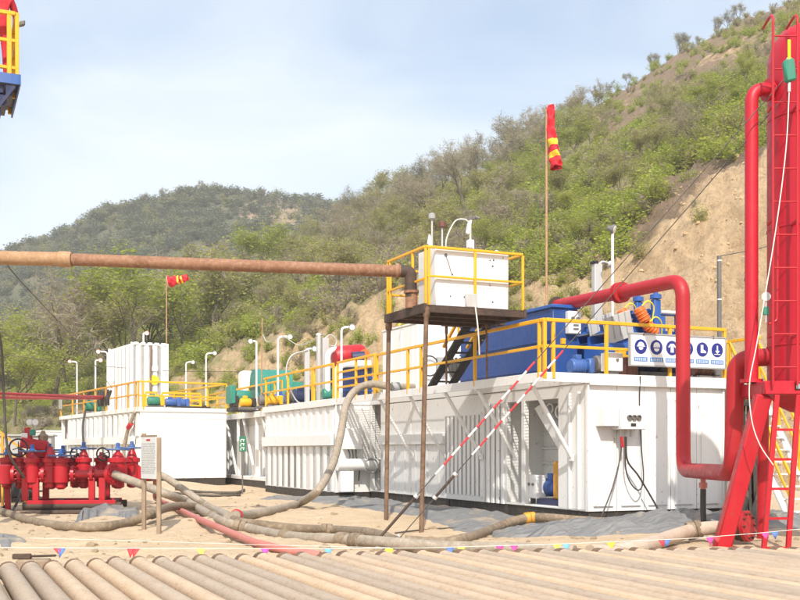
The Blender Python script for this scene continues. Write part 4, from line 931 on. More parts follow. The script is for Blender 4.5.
# small gauge line on the side
m = MB(); m.tube(fillet([(lo(778, 15.0), -.5, 4.6), (lo(777, 15.0), -.5, 3.22), (lo(768, 15.0), -.52, 3.18)], .06), .017, 8); gl = m.build('gauge_line', 'red_paint', t)
g0 = Vector((lo(766, 14.95), -.55, 3.56)); m = MB(); m.lathe([(.02, -.05), (.055, -.04), (.065, 0), (.065, .02), (0, .022)], 16, g0, (-.3, -1, .1)); m.build('gauge', 'galv', gl)
m = MB(); m.box(g0.x - .04, g0.x + .04, -.57, -.53, 3.30, 3.42, .01); m.build('gauge_valve', 'bottle_green', gl)
m = MB(); m.cyl((g0.x, -.55, 3.2), (g0.x, -.55, 3.5), .014, 6); m.build('gauge_stem', 'galv', gl)
np_ = MB().box(lo(797, 14.7), lo(812, 14.7), -.735, -.722, 2.24, 2.34, .004).build('name_plate', 'black', t)
m = MB(); xx = lo(798.2, 14.7)
for k, (a, b, c_, d_) in enumerate(((0, .012, 2.255, 2.32), (.012, .03, 2.31, 2.322), (.03, .042, 2.255, 2.32), (.06, .072, 2.255, 2.32), (.072, .1, 2.285, 2.297), (.072, .1, 2.31, 2.322))): m.box(xx + a, xx + b, -.738, -.7351, c_, d_)
m.build('plate_print', 'sign_white', np_)
# fall arrester hanging from the vessel ladder
hp = at(789, 40, 14.55); t = thing('fall_arrester', 'dark green fall arrester block hanging on a yellow strap beside the red vessel', 'fall arrester', hp)
s_ = 14.55 / F
MB().box(-.022, .018, -.02, .0, -20 * s_, 0, .004).build('strap', 'yellow_flag', t)
m = MB(); m.obox((0, -.01, -31 * s_), (.075, 0, .02), (0, .05, 0), (-.02, 0, .15), .035); m.build('housing', 'bottle_green', t)
MB().torus((0, -.01, -20 * s_), (0, 1, 0), .035, .008, 14, 6).build('swivel_ring', 'galv', t)
MB().cyl((0, -.01, -43 * s_), (.0, -.01, -52 * s_), .02, 8).build('hook', 'paper', t)
rp = [(-.0, -.01, -50 * s_), (-.05, -.02, -110 * s_), (-14 * s_, -.03, -190 * s_), (-32 * s_, -.02, -300 * s_), (-40 * s_, -.02, -344 * s_), (-38 * s_, -.03, -380 * s_), (-30 * s_, -.04, -405 * s_), (-17 * s_, -.05, -425 * s_)]
MB().tube(bez(rp, 6), .0075, 6).build('life_line', 'rope_white', t)
# return pipe
a = V + Vector((-.55, .1, 2.77)); P = [a, Vector((5.04, 15.9, 2.77)), Vector((5.02, 16.0, 1.05)), Vector((5.2, 19.45, 1.03)), Vector((5.2, 19.5, 4.53))]
e = P[-1] + LX * 4.4 + Vector((0, 0, .06)); P += [e, e - Vector((.12, -.1, .35))]
t = thing('mud_return_pipe', 'thick red pipe bending from the separator up over the deck to the blue tank', 'pipe', Vector((P[2].x, P[2].y, 0)))
q = lambda p: Vector(p) - t.location
MB().tube([q(x) for x in fillet(P, .34, 10)], .132, 20).build('pipe_run', 'red_pipe', t)
for f in (.42, .445): MB().lathe([(.13, 0), (.21, 0), (.21, .05), (.13, .05)], 20, q(P[4].lerp(e, f)), LX).build('flange', 'red_pipe', t)
MB().lathe([(.13, 0), (.2, 0), (.2, .05), (.13, .05)], 20, q(P[4].lerp(e, .97)), LX).build('flange', 'rust_dark', t)
vv = P[2].lerp(P[3], .55); m = MB(); m.cyl(q(vv), q(vv - Vector((0, 0, .32))), .045, 12); m.lathe([(.07, 0), (.07, .09)], 12, q(vv - Vector((0, 0, .28)))); dv = m.build('drain_valve', 'pink_pipe', t)
m = MB(); m.tube(bez([q(vv - Vector((0, 0, .3))), q(vv - Vector((0, 0, .7))), q(vv - Vector((-.02, .02, 1.02 - gz(vv.x, vv.y))))], 5), .05, 12); m.build('drain_hose', 'rubber', t)
# ================================================================ stairs at the tank's end
t = sthing('stairway', 'white stair with yellow handrails coming down behind the red separator legs', 'stair', AW + .15, .75, 0)
MB().box(.0, 1.62, .0, 1.1, DK - .1, DK - .02, .01).build('landing', 'white_dull', t)
RUN = 1.75
for x in (.72, 1.55):
    MB().bar((x, .02, DK - .1), (x, -RUN, .0), .05, .2, .005, up=(1, 0, 0)).build('stringer', 'white_paint', t)
    m = MB(); m.bar((x, .02, DK + .85), (x, -RUN, .9), .05, .05, .005); m.bar((x, .02, DK + .4), (x, -RUN, .45), .04, .04, .005); hr = m.build('handrail', 'yellow_paint', t)
    for f in (.0, .33, .66, 1.): MB().box(x - .025, x + .025, -RUN * f - .025, -RUN * f + .025, (DK - .1) * (1 - f), (DK + .82) * (1 - f) + .88 * f, .005).build('post', 'yellow_paint', hr)
for i in range(11):
    f = (i + .5) / 11; MB().box(.75, 1.52, -RUN * f - .11, -RUN * f + .11, (DK - .1) * (1 - f), (DK - .1) * (1 - f) + .03, .004).build('tread', 'white_paint', t)
rail(t, [(.0, 1.08, DK), (1.6, 1.08, DK), (1.6, .05, DK)], [(.05, 1.08, DK), (.8, 1.08, DK), (1.6, 1.08, DK)], 1.0)
for x in (.1, 1.5): MB().box(x - .04, x + .04, .95, 1.03, -.1, DK - .1).build('support_post', 'white_dull', t)
# dark gear behind the separator legs
for k, (px, py0, py1) in enumerate(((742, 505, 440), (757, 512, 455))):
    pts = [gp(px - 6, 527, .06), gp(px - 2, 521, .16) + Vector((.1, .3, .1)), Vector(S(3.6 + k * .4, -.3, .55)), Vector(S(3.75 + k * .5, .2, 1.2))]
    tag(MB().tube(bez(pts, 8), .085, 12).build('thick_hose', 'hose_dark', base=True), ['thick dark hose rising behind the red separator leg', 'thick dark hose curling under the white stair'][k], 'hose', 'dark hoses behind the separator', 'thing')
p = gp(795, 520, 0); pts = [p + Vector((-1.0, .1, .1)), p + Vector((-.5, -.1, .09)), p + Vector((.2, .1, .09)), p + Vector((.9, .3, .09))]
tag(MB().tube(bez(pts, 6), .085, 12).build('thick_hose', 'hose_dark', base=True), 'thick dark hose lying flat at the foot of the ladder', 'hose', 'dark hoses behind the separator', 'thing')
t = sthing('dark_gap_rack', 'black rack of hanging cables added to darken the gap between the ribbed end wall and the red separator leg', 'added cable rack', AW + .18, -.35, 0)  # rack added to bring darkness into the gap beside the end wall
for x in (0, .62): MB().box(x - .04, x + .04, -.04, .04, -.1, 2.75, .006).build('upright', 'black', t)
for z in (.5, 1.4, 2.3): MB().box(.041, .579, -.03, .03, z, z + .08, .005).build('cross_bar', 'black', t)
rg = random.Random(4)
for i in range(9):
    x = .05 + i * .062; MB().tube(bez([(x, .06, 2.75), (x + rg.uniform(-.04, .04), .08, 1.8), (x + rg.uniform(-.05, .05), -.08, 1.0), (x + rg.uniform(-.05, .1), -.1, .3), (x + rg.uniform(-.1, .25), -.2, .03)], 6), rg.uniform(.022, .04), 7).build('cable', 'rubber', t)
MB().box(.05, .57, .05, .30, .0, 1.9, .01).build('gap_dark_panel', 'black', t)  # black sheet added behind the cables to darken the gap
# grey cable pole behind the tank
p = at(720, 256, 24.0); t = thing('cable_pole', 'thin dark grey pole with white ties behind the safety board', 'pole', (p.x, p.y, gz(p.x, p.y)))
h = p.z - gz(p.x, p.y); MB().tube([(0, 0, 0), (-.02, 0, h)], .05, 10).build('shaft', 'grey_dark', t)
for z in (h - .12, h - 1.0, h - 1.9): MB().lathe([(.054, 0), (.054, .03)], 10, (-.015, 0, z)).build('tie', 'rope_white', t)
tag(MB().tube(bez([p, at(742, 252, 24.2), at(765, 247, 24.5), at(800, 235, 25), at(860, 205, 26)], 6), .010, 5).build('overhead_cable', 'wire', base=True), 'thin dark cable leaving the grey pole behind the red vessel', 'cable', None, 'thing')
# ================================================================ guy wires
def guy(pa, pb, s0, s1, label, tb):
    pa, pb = Vector(pa), Vector(pb); t = thing('guy_wire', label, 'wire', pa, 0, 'guy wires of the separator'); q = lambda f: (pb - pa) * f
    MB().cyl(q(.0), q(1), .008, 6).build('cable', 'wire', t)
    n = 12; 
    for i in range(n):
        a, b = s0 + (s1 - s0) * i / n, s0 + (s1 - s0) * (i + 1) / n
        MB().cyl(q(a), q(b), .016, 10).build('sleeve', 'sleeve_red' if i % 2 else 'sleeve_white', t)
    o = MB().cyl(q(tb[0]), q(tb[1]), .022, 10).build('turnbuckle', 'rust_dark', t)
    for f in tb: MB().lathe([(.036, -.025), (.04, 0), (.036, .025)], 10, q(f), pb - pa).build('clamp', 'galv', o)
    MB().torus(q(.004), (1, 0, .3), .06, .018, 14, 6).build('anchor_eye', 'galv', t)
g1 = gp(371, 545, .02); g2 = gp(398, 540, .02)
guy(g1, V + Vector((-.28, -.50, 6.99)), .15, .38, 'guy wire with red and white sleeve, the one with a long dark turnbuckle', (.015, .105))
guy(g2, V + Vector((-.52, -.3, 6.45)), .20, .44, 'guy wire with red and white sleeve, the lower of the pair', (.10, .155))
# ================================================================ wind socks
p = at(546, 165, 30); b = S(2.0, 9.0, 0)
def sock(px, py, Y, path, r0, r1, label, flat):
    top = at(px, py, Y); bz = gz(top.x, top.y); t = thing('wind_sock', label, 'wind sock', (top.x, top.y, bz), 0, 'wind socks')
    MB().tube([(0, 0, -.1), (0, 0, top.z - bz)], .035, 8).build('pole', 'rust_tan', t)
    q = [Vector(a) - Vector((top.x, top.y, bz)) for a in path]; n = len(q) - 1
    P = bez(q, 12); m = len(P) - 1; nn = 20
    hang = flat < 1; ring = []
    for i in range(m + 1):
        d = (P[min(i + 1, m)] - P[max(i - 1, 0)]).normalized(); x, y = orth(d); rr = r0 + (r1 - r0) * i / m; row = []
        for a in range(nn):
            w = 2 * math.pi * a / nn; fo = 1 + .16 * math.sin(3 * w + i * .35 + px) + .10 * math.sin(5 * w - i * .6) + .07 * math.sin(i * .9 + w)
            row.append(P[i] + (x * math.cos(w) + y * math.sin(w) * flat) * rr * fo)
        ring.append(row)
    for k in range(12):
        i0, i1 = round(m * k / 12), round(m * (k + 1) / 12); mb = MB(); vs = [p for r_ in ring[i0:i1 + 1] for p in r_]
        mb.add(vs, [(i * nn + a, i * nn + (a + 1) % nn, (i + 1) * nn + (a + 1) % nn, (i + 1) * nn + a) for i in range(i1 - i0) for a in range(nn)])
        mb.build('fabric_band', 'sock_yellow' if k in (6, 8) else 'sock_red', t)
    MB().torus(P[0], P[1] - P[0], r0, .012, 16, 5).build('hoop', 'galv', t)
sock(546.5, 108, 34, [at(551, 106, 34), at(550.5, 122, 34), at(552, 140, 34), at(555, 158, 34), at(556, 168, 34)], .19, .34, 'limp red wind sock with yellow bands on a tall thin rusty pole', .55)
sock(166.5, 276, 62, [at(168.5, 282, 62), at(174, 281, 62), at(181, 279.5, 62), at(188, 277.5, 62)], .36, .19, 'small red wind sock blowing out flat, below the overhead rusty pipe', .85)
# ================================================================ choke manifold
mp0 = gp(80, 512, 0); MR = R(8)
t = thing('choke_manifold', 'red choke manifold of gate valves with blue handwheels on a steel skid', 'valve manifold', mp0, MR)
k_ = F / mp0.y; lx = lambda px: (px - 80) / k_
m = MB(); 
for y in (-.55, .55): MB().cyl((lx(30), y, .17), (lx(123), y - .0, .17), .085, 12).build('skid_pipe', 'rust_dark', t); MB().cyl((lx(36), y - .12, .03), (lx(118), y - .12, .03), .06, 10).build('skid_pipe', 'rust_dark', t)
for y in (-.62, .48): MB().box(lx(34), lx(118), y, y + .12, .21, .30, .01).build('skid_beam', 'red_paint', t)
for px in (36, 60, 92, 114): MB().box(lx(px) - .06, lx(px) + .06, -.499, .479, .22, .28, .005).build('cross_beam', 'rust_dark', t)
for px, y in ((31, -.42), (44, .4), (41, -.42), (94, -.40), (104, .4), (104, -.42)): MB().box(lx(px) - .07, lx(px) + .07, y - .06, y + .06, .29, .80, .01).build('stand', 'red_paint', t)
Zr = .88
def flange(a, d, r=.19, w=.07, par=None, bolts=8):
    o = MB().lathe([(.1, 0), (r, 0), (r, w), (.1, w)], 18, a, d).build('flange', 'red_paint', par or t)
    x, y = orth(Vector(d)); m = MB()
    for i in range(bolts):
        c = Vector(a) + (x * math.cos(i * 6.283 / bolts) + y * math.sin(i * 6.283 / bolts)) * r * .76; dd = Vector(d).normalized(); m.cyl(c - dd * .03, c + dd * (w + .03), .022, 6)
    b = m.build('bolts', 'red_paint', o); b['kind'] = 'stuff'
for y in (-.35, .45):
    sp = MB().cyl((lx(-14 if y < 0 else 26), y, Zr), (lx(112 if y < 0 else 150), y, Zr), .095, 16).build('run_pipe', 'red_paint', t)
    for px in (24, 46, 60, 74, 92, 108): flange((lx(px), y, Zr), (1, 0, 0))
def valve(px, y, h=.55, wheel='top', r=.15, wm='blue_wheel', bz=Zr):
    x = lx(px); v = MB().lathe([(.06, -.34), (r * .8, -.3), (r * .8, -.2), (r * 1.2, -.18), (r * 1.2, .18), (r, .2), (r, .26), (r * 1.25, .27), (r * 1.25, .36), (r * .8, .38), (r * .55, h - .1), (.05, h - .05), (.05, h)], 18, (x, y, bz)).build('gate_valve', 'red_paint', t)
    if wheel == 'top':
        wz = bz + h; m = MB(); m.torus((x, y, wz), (0, .0, 1), .27, .024, 24, 6)
        for i in range(3):
            a = i * math.pi / 3 + .2; m.bar((x - .26 * math.cos(a), y - .26 * math.sin(a), wz), (x + .26 * math.cos(a), y + .26 * math.sin(a), wz), .03, .02)
        m.build('handwheel', wm, v); MB().lathe([(.07, 0), (.07, .06), (.045, .08), (.045, .17), (0, .18)], 12, (x, y, wz - .02)).build('stem_nut', 'blue_motor', v)
    elif wheel == 'side':
        m = MB(); m.torus((x - .12, y - .35, bz + .33), (.6, -1, .1), .2, .022, 22, 6); m.bar((x - .12 - .17, y - .30, bz + .23), (x - .12 + .17, y - .40, bz + .43), .025, .02); m.bar((x - .12, y - .35, bz + .14), (x - .12, y - .35, bz + .52), .025, .02); m.cyl((x - .12, y - .35, bz + .33), (x - .05, y, bz + .33), .03, 8); m.build('handwheel', 'black', v)
    return v
valve(37, -.35, .52); valve(54, -.3, .62, 'none', .16); valve(65, -.45, .42, r=.14); valve(83, .1, .58); valve(118, -.2, .56, r=.18); valve(129, .35, .6, r=.15); valve(47, .45, .55, r=.15)
for px, y, z in ((75, .3, 1.33), (103, -.1, 1.33), (24, -.35, 1.48)):
    m = MB(); m.torus((lx(px), y, z), (.5, -1, .2), .15 if px > 30 else .2, .02, 22, 6); m.bar((lx(px) - .13, y + .0, z - .05), (lx(px) + .13, y + .05, z + .06), .022, .02); m.bar((lx(px), y, z - .14), (lx(px), y, z + .14), .022, .02); m.build('handwheel', 'black', t)
    MB().cyl((lx(px), y, z), (lx(px) + .1, y + .25, z - .1), .035, 8).build('stem', 'grey_dark', t)
for px, y, h, wh in ((20, .3, .5, 'none'), (60, .48, .5, 'top'), (72, .5, .42, 'none'), (98, .5, .5, 'none'), (8, .2, .45, 'top'), (-6, .35, .5, 'none')): valve(px, y, h, wh, .14)
MB().cyl((lx(-30), .3, Zr + .02), (lx(40), .3, Zr + .02), .1, 14).build('run_pipe', 'red_paint', t)
for px in (-14, 2, 14, 27): flange((lx(px), .3, Zr + .02), (1, 0, 0), .18)
for px in (40, 58, 74, 90, 110):
    MB().cyl((lx(px), -.38, Zr), (lx(px), .48, Zr), .08, 12).build('cross_spool', 'red_paint', t); flange((lx(px), .05, Zr), (0, 1, 0), .15)
for px in (8, -4): MB().box(lx(px) - .06, lx(px) + .06, .24, .36, .0, .8, .01).build('stand', 'red_paint', t)
# raised head with gauges
x = lx(36); v = MB().lathe([(.2, .9), (.22, 1.0), (.16, 1.1), (.16, 1.25), (.24, 1.27), (.24, 1.4), (.14, 1.42)], 18, (x, .25, 0)).build('riser', 'red_paint', t)
MB().obox((lx(34), .25, 1.56), (.30, 0, -.05), (0, .12, 0), (.02, 0, .12), .03).build('actuator', 'red_paint', v)
MB().bar((lx(30), .25, 1.6), (lx(27), .25, 1.95), .14, .14, .02).build('actuator_arm', 'red_paint', v)
for i, px in enumerate((29.5, 35)):
    g = MB().lathe([(.02, -.05), (.07, -.04), (.08, 0), (.08, .02), (.068, .022)], 18, (lx(px), .22, 2.07), (.2, -1, 0)).build('gauge', 'galv', v); MB().lathe([(.066, 0), (.066, .003), (0, .004)], 16, Vector((lx(px), .22, 2.07)) + Vector((.2, -1, 0)).normalized() * .02, (.2, -1, 0)).build('gauge_dial', 'dial', g)
    MB().cyl((lx(px), .22, 1.8), (lx(px), .22, 2.0), .018, 8).build('gauge_stem', 'galv', v)
MB().obox((lx(25), .22, 1.72), (.07, 0, 0), (0, .05, 0), (0, 0, .1), .01).build('sensor_box', 'white_dull', v)
MB().obox((lx(33.5), .1, 1.83), (.06, 0, 0), (0, .05, 0), (0, 0, .07), .01).build('sensor_box', 'bottle_green', v)
MB().lathe([(.05, 0), (.10, .02), (.12, .14), (.06, .2), (.04, .26)], 12, (lx(42), .3, 1.62)).build('bell_cap', 'wood', v)
# tee at the outer end and big open flange
MB().lathe([(.10, -.22), (.2, -.2), (.2, .2), (.10, .22)], 18, (lx(10), -.45, Zr)).build('tee_block', 'red_pipe', t)
flange((lx(-2), -.35, Zr), (1, 0, 0)); flange((lx(18), -.35, Zr), (1, 0, 0), .2)
flange((lx(113), -.45, Zr + .0), (.8, -.55, 0), .25, .09, None, 10)
flange((lx(143), .40, Zr), (1, 0, 0)); MB().box(lx(132), lx(150), .25, .6, .72, 1.04, .03).build('target_block', 'red_paint', t)
# ================================================================ hoses and ground lines
def ghose(name, mat, pts, r, label, collars=(), group='hoses on the sand', cm=None, cat='hose'):
    P = bez([gp(a, b, r * .85 + (c[0] if c else 0)) for a, b, *c in pts], 8)
    o = MB().tube(P, r, 12)
    b0 = o.build(name, mat, base=True); tag(b0, label, cat, group, 'thing')
    for f in collars:
        i = int(f * (len(P) - 2)); d = P[i + 1] - P[i]
        c_ = MB().lathe([(r, -.11), (r * 1.3, -.1), (r * 1.32, .0), (r * 1.1, .01), (r * 1.3, .02), (r * 1.28, .1), (r, .11)], 12, P[i] - b0.location, d).build('coupling', cm or mat, b0)
    return b0
ghose('ground_hose', 'hose_brown', [(-40, 500), (0, 511), (28, 520), (60, 526), (100, 527), (130, 522), (150, 514, .12), (170, 507, .15), (188, 506, .12), (210, 510), (238, 519), (266, 526), (300, 529), (335, 530), (372, 535), (400, 541)], .085, 'long brown hose curving past the manifold skid and under the notice board', (.42, .86))
ghose('ground_hose', 'hose_grey', [(188, 502, .12), (205, 512, .02), (222, 521), (252, 529), (292, 534), (350, 540), (400, 544), (440, 546), (520, 549), (575, 552)], .085, 'jointed pale hose with taped couplings running along the casing pipe ends', (.17, .3, .45, .55, .58), cm='hose_brown')
h = mp0 + Matrix.Rotation(MR, 3, 'Z') @ Vector((lx(116), -.52, Zr)); P = bez([h, at(140, 484, h.y - .3), at(165, 493.5, h.y - .9), gp(188, 502, .18)], 8)
tag(MB().tube(P, .095, 14).build('steel_line', 'hose_grey', base=True), 'straight pale steel line sloping down from the manifold flange', 'pipe', None, 'thing')
h2 = mp0 + Matrix.Rotation(MR, 3, 'Z') @ Vector((lx(147), .42, Zr)); P = bez([h2, at(163, 476, h2.y - .1), at(180, 487, h2.y - .4), at(197, 499, h2.y - .8), gp(209, 507, .07), gp(228, 519, .05)], 8)
tag(MB().tube(P, .085, 14).build('steel_line', 'hose_grey', base=True), 'pale steel line passing behind the notice board to the sand', 'pipe', None, 'thing')
P = fillet([h2 + Vector((-.1, .15, -.05)), h2 + Vector((.12, .0, -.1)), gp(155, 499, .10) , gp(168, 504, .08), gp(200, 517, .07), gp(255, 541, .07), gp(285, 551, .06), gp(320, 552.5, .05)], .25)
tag(MB().tube(P, .058, 12).build('pink_line', 'pink_pipe', base=True), 'faded red pipe on the sand, running under the grey hoses', 'pipe', None, 'thing')
# suction hose coming down from the deck
hs = S(-1.0, vat(386, -1.0), DK + .15); P = bez([hs + RX * .8, hs + RX * .1, at(372, 384, hs.y + .2), at(356, 390, hs.y + .3), at(346, 405, hs.y - .3), at(341, 432, hs.y - 1.2), at(333, 463, hs.y - 2.2), at(318, 490, hs.y - 3.4), gp(297, 504, .10), gp(270, 511, .08), gp(247, 515, .08), gp(235, 517, .06)], 8)
o = tag(MB().tube(P, .095, 14).build('suction_hose', 'hose_grey', base=True), 'thick grey hose arching down from the tank walkway to the sand', 'hose', None, 'thing')
MB().lathe([(.095, -.1), (.13, -.1), (.13, .1), (.095, .1)], 14, P[6] - o.location, P[8] - P[6]).build('coupling', 'grey_steel', o)
MB().lathe([(.09, -.05), (.12, -.05), (.12, .05), (.09, .05)], 12, P[-2] - o.location, P[-1] - P[-3]).build('end_cap', 'red_paint', o)
ghose('ground_hose', 'hose_brown', [(405, 543), (440, 541.5), (465, 539), (488, 531, .02), (512, 521.5, .08), (532, 517.5, .12), (552, 518, .12), (575, 520, .08), (605, 522, .04), (650, 524)], .085, 'brown hose rising over the grey tarpaulin at the foot of the long tank', (.55,), cm='yellow_worn')
hr_ = ghose('ground_hose', 'hose_pale', [(590, 553), (620, 551), (640, 547), (668, 538, .03), (690, 531, .08), (705, 528.5, .12), (725, 527.5, .14), (742, 526, .16)], .105, 'pale hose with bolted flange joined to the foot of the red separator', (.62,), cm='hose_brown')
e0, e1 = gp(736, 527, .25), gp(748, 526, .27); d = e1 - e0
for i, (f, r) in enumerate(((.0, .20), (.35, .22), (.75, .23))):
    o = MB().lathe([(.1, 0), (r, 0), (r, .06), (.1, .06)], 18, e0 + d * f - hr_.location, d).build('flange', 'red_paint' if i == 2 else 'rust_dark', hr_)
    x, y = orth(d); mb = MB()
    for k in range(10):
        c = e0 + d * f - hr_.location + (x * math.cos(k * .6283) + y * math.sin(k * .6283)) * r * .8; mb.cyl(c - d.normalized() * .03, c + d.normalized() * .09, .018, 6)
    b = mb.build('bolts', 'rust_dark', o); b['kind'] = 'stuff'
ghose('ground_hose', 'hose_dark', [(176, 489), (200, 492), (225, 493), (238, 492.5), (244, 490)], .05, 'thin dark hose lying flat before the green notice', group='hoses on the sand')
ghose('ground_hose', 'hose_dark', [(170, 493), (200, 495), (228, 495.5), (240, 495)], .04, 'thinner dark hose alongside the one before the green notice')
ghose('ground_hose', 'rubber', [(-20, 508), (2, 508), (10, 497, .25), (15, 480, .6), (20, 460, 1.0)], .035, 'black hose climbing the end of the manifold', group='black hoses at the manifold end')
ghose('ground_hose', 'rubber', [(-25, 500), (4, 511), (14, 508, .05), (21, 490, .4), (25, 470, .8)], .03, 'black hose looping low at the manifold end', group='black hoses at the manifold end')
ghose('rope', 'hose_dark', [(395, 533), (420, 530), (452, 528), (470, 530)], .014, 'thin dark rope on the sand behind the rusty post', group=None, cat='rope')
# ================================================================ tarpaulins
def tarp(name, label, outline, rows=70, cols=40, lift=.035, amp=.10, seed=1, rise=None):
    """outline(s, t) gives the ground point, s along, t outwards"""
    m = MB(); vs = []; rr = np.random.RandomState(seed)
    for i in range(rows + 1):
        for j in range(cols + 1):
            s, tt = i / rows, j / cols; p = outline(s, tt)
            fold = amp * (1 - abs(2 * float(fbm(p.x * 1.7 + p.y * .8, p.y * .55 - p.x * .3, 3, seed)) - 1) - .45)
            edge = min(1, 6 * min(tt, 1 - tt, s * 2, (1 - s) * 2)); up = (rise(s, tt) if rise else 0) * edge; fold += amp * .5 * (float(fbm(p.x * 4.1, p.y * 3.3, 3, seed + 2)) - .5)
            vs.append(Vector((p.x, p.y, gz(p.x, p.y) + (lift + .02) * edge - .012 + fold * edge + up)))
    fs = [(i * (cols + 1) + j, (i + 1) * (cols + 1) + j, (i + 1) * (cols + 1) + j + 1, i * (cols + 1) + j + 1) for i in range(rows) for j in range(cols)]
    m.add(vs, fs); o = m.build(name, 'tarpaulin', base=True); tag(o, label, 'tarpaulin', None, 'thing'); return o
def o1(s, t):
    v = 13.5 - s * 14.1; w = (1.6 + 1.5 * float(fbm(v * .5, 3.3, 3, 4))) * (.5 + .5 * min(1, 4 * s)); u = (-.02 if v < 11.3 else -1.10) - .02 - t * w
    return S(u, v)
tarp('tarpaulin', 'creased grey tarpaulin strip along the foot of the long tank', o1, 120, 34, .03, .14, 3, lambda s, t: .05 * (1 - t) ** 2)
def o2(s, t):
    u = -2.6 + s * 6.6; w = 2.7 + 1.1 * float(fbm(u * .7, 8.1, 3, 6)); w = w * (.35 + .65 * min(1, 3 * s)) * (.6 + .4 * min(1, 3 * (1 - s)))
    return S(u, -.12 - t * w)
tarp('tarpaulin', 'heaped grey tarpaulin in front of the ribbed end wall', o2, 100, 40, .04, .22, 8, lambda s, t: .17 * math.sin(math.pi * min(1, t ** 1.3)) * math.sin(math.pi * s))
def o3(s, t):
    a = gp(74 + 68 * s, 524 - 8 * math.sin(s * 3.1), 0); b = gp(82 + 58 * s, 508 + 4 * s, 0); return a.lerp(b, t)
tarp('tarpaulin', 'small crumpled grey sheet beside the manifold skid', o3, 40, 24, .03, .16, 12, lambda s, t: .08 * math.sin(math.pi * t) * math.sin(math.pi * s))
def o4(s, t):
    a = gp(-40 + 70 * s, 549 - 3 * s, 0); b = gp(-30 + 48 * s, 534 + 3 * s, 0); return a.lerp(b, t)
tarp('tarpaulin', 'dusty sheet half buried in sand near the ends of the casing pipes', o4, 30, 20, .015, .05, 15)
# ================================================================ notice board on stakes, green notice
a, b = gp(144, 529.5, 0), gp(159, 533.5, 0); t = thing('notice_board', 'narrow white notice board on two weathered stakes, brown hose before its feet', 'sign', a)
q = lambda p: Vector(p) - a
for p, top in ((a, 434), (b, 433.5)): h = (530 - 434) * p.y / F; MB().box(*(q(p).x - .035, q(p).x + .035, q(p).y - .03, q(p).y + .03, q(p).z - .25, q(p).z + h), .006).build('stake', 'wood', t)
dd = (b - a); dd.z = 0; ln = dd.length; dn = dd.normalized(); nn = Vector((dn.y, -dn.x, 0)); zb, zt = .88, 1.60
c0 = q(a) + nn * .045
MB().obox(c0 + dn * ln / 2 + Vector((0, 0, (zb + zt) / 2)), dn * (ln / 2 - .002), nn * .012, Vector((0, 0, (zt - zb) / 2)), .003).build('board', 'paper', t)
fr = MB(); fr.bar(c0 + dn * .0 + Vector((0, 0, zt + .01)), c0 + dn * ln + Vector((0, 0, zt + .01)), .03, .03); fr.build('top_batten', 'wood', t)
rg = random.Random(5); m = MB()
for i in range(22):
    z = zt - .12 - i * .024; x0 = .035; 
    while x0 < ln - .05:
        w_ = rg.uniform(.015, .06); m.obox(c0 + dn * (x0 + w_ / 2) + nn * .0128 + Vector((0, 0, z)), dn * w_ / 2, nn * .0006, Vector((0, 0, .004))); x0 += w_ + rg.uniform(.008, .03)
m.build('small_print', 'grey_dark', t)
MB().obox(c0 + dn * ln / 2 + nn * .0128 + Vector((0, 0, zt - .06)), dn * .08, nn * .0006, Vector((0, 0, .016))).build('red_heading', 'red_paint', t)
p = gp(242.5, 494, 0); t = thing('green_notice', 'small green notice plate on a thin dark post before the tank row', 'sign', p)
h = (494 - 437) * p.y / F; MB().cyl((0, 0, -.1), (0, 0, h), .022, 8).build('post', 'grey_dark', t)
MB().box(-.10, .12, -.035, -.023, h - .46, h + .02, .004).build('plate', 'sign_green', t)
m = MB()
for i in range(3):
    z = h - .08 - i * .13; m.box(-.05, .07, -.038, -.0352, z - .01, z + .01); m.box(-.06, -.04, -.038, -.0352, z - .09, z - .011); m.box(.03, .05, -.038, -.0352, z - .07, z - .011)
m.build('plate_print', 'sign_white', t)
# ================================================================ casing pipes laid side by side
PD = .192
m = MB(); LP = 11.6; prof = [(PD / 2 - .012, .02), (PD / 2 - .012, 0), (PD / 2 + .004, 0), (PD / 2 + .006, .02), (PD / 2 + .006, .14), (PD / 2 - .001, .155), (PD / 2, .17), (PD / 2, LP - .3), (PD / 2 + .008, LP - .29), (PD / 2 + .008, LP)]
m.lathe(prof, 16, (0, 0, 0), (0, 0, 1)); cm0 = m.mesh('casing_pipe', 'casing')
cp0 = MB().lathe([(PD / 2 - .02, -.012), (PD / 2 + .004, -.012), (PD / 2 + .0085, -.004), (PD / 2 + .0085, .12), (PD / 2 + .002, .128), (PD / 2 - .02, .128)], 16).mesh('thread_protector', 'rust_post')
end = lambda px: at(px, np.interp(px, [-200, 0, 200, 400, 600, 800, 1000], [578, 562, 554.5, 550.5, 548.5, 546.5, 545]) , 1)
step = 0; pxp = -250.; rp_ = random.Random(11)
RZ = .15; line = [( (px - 400) / F, (np.interp(px, [-300, 0, 200, 400, 600, 800, 1100], [590, 562, 554.5, 550.5, 548.5, 546.5, 545]) - HZ) / F) for px in range(-300, 1100, 2)]
pts = []
for kx, ky in line:
    Y = (CH - RZ - PD / 2) / ky; pts.append(Vector((kx * Y, Y, 0)))
cur = pts[0].dot(RX); i = 0; npipe = 0
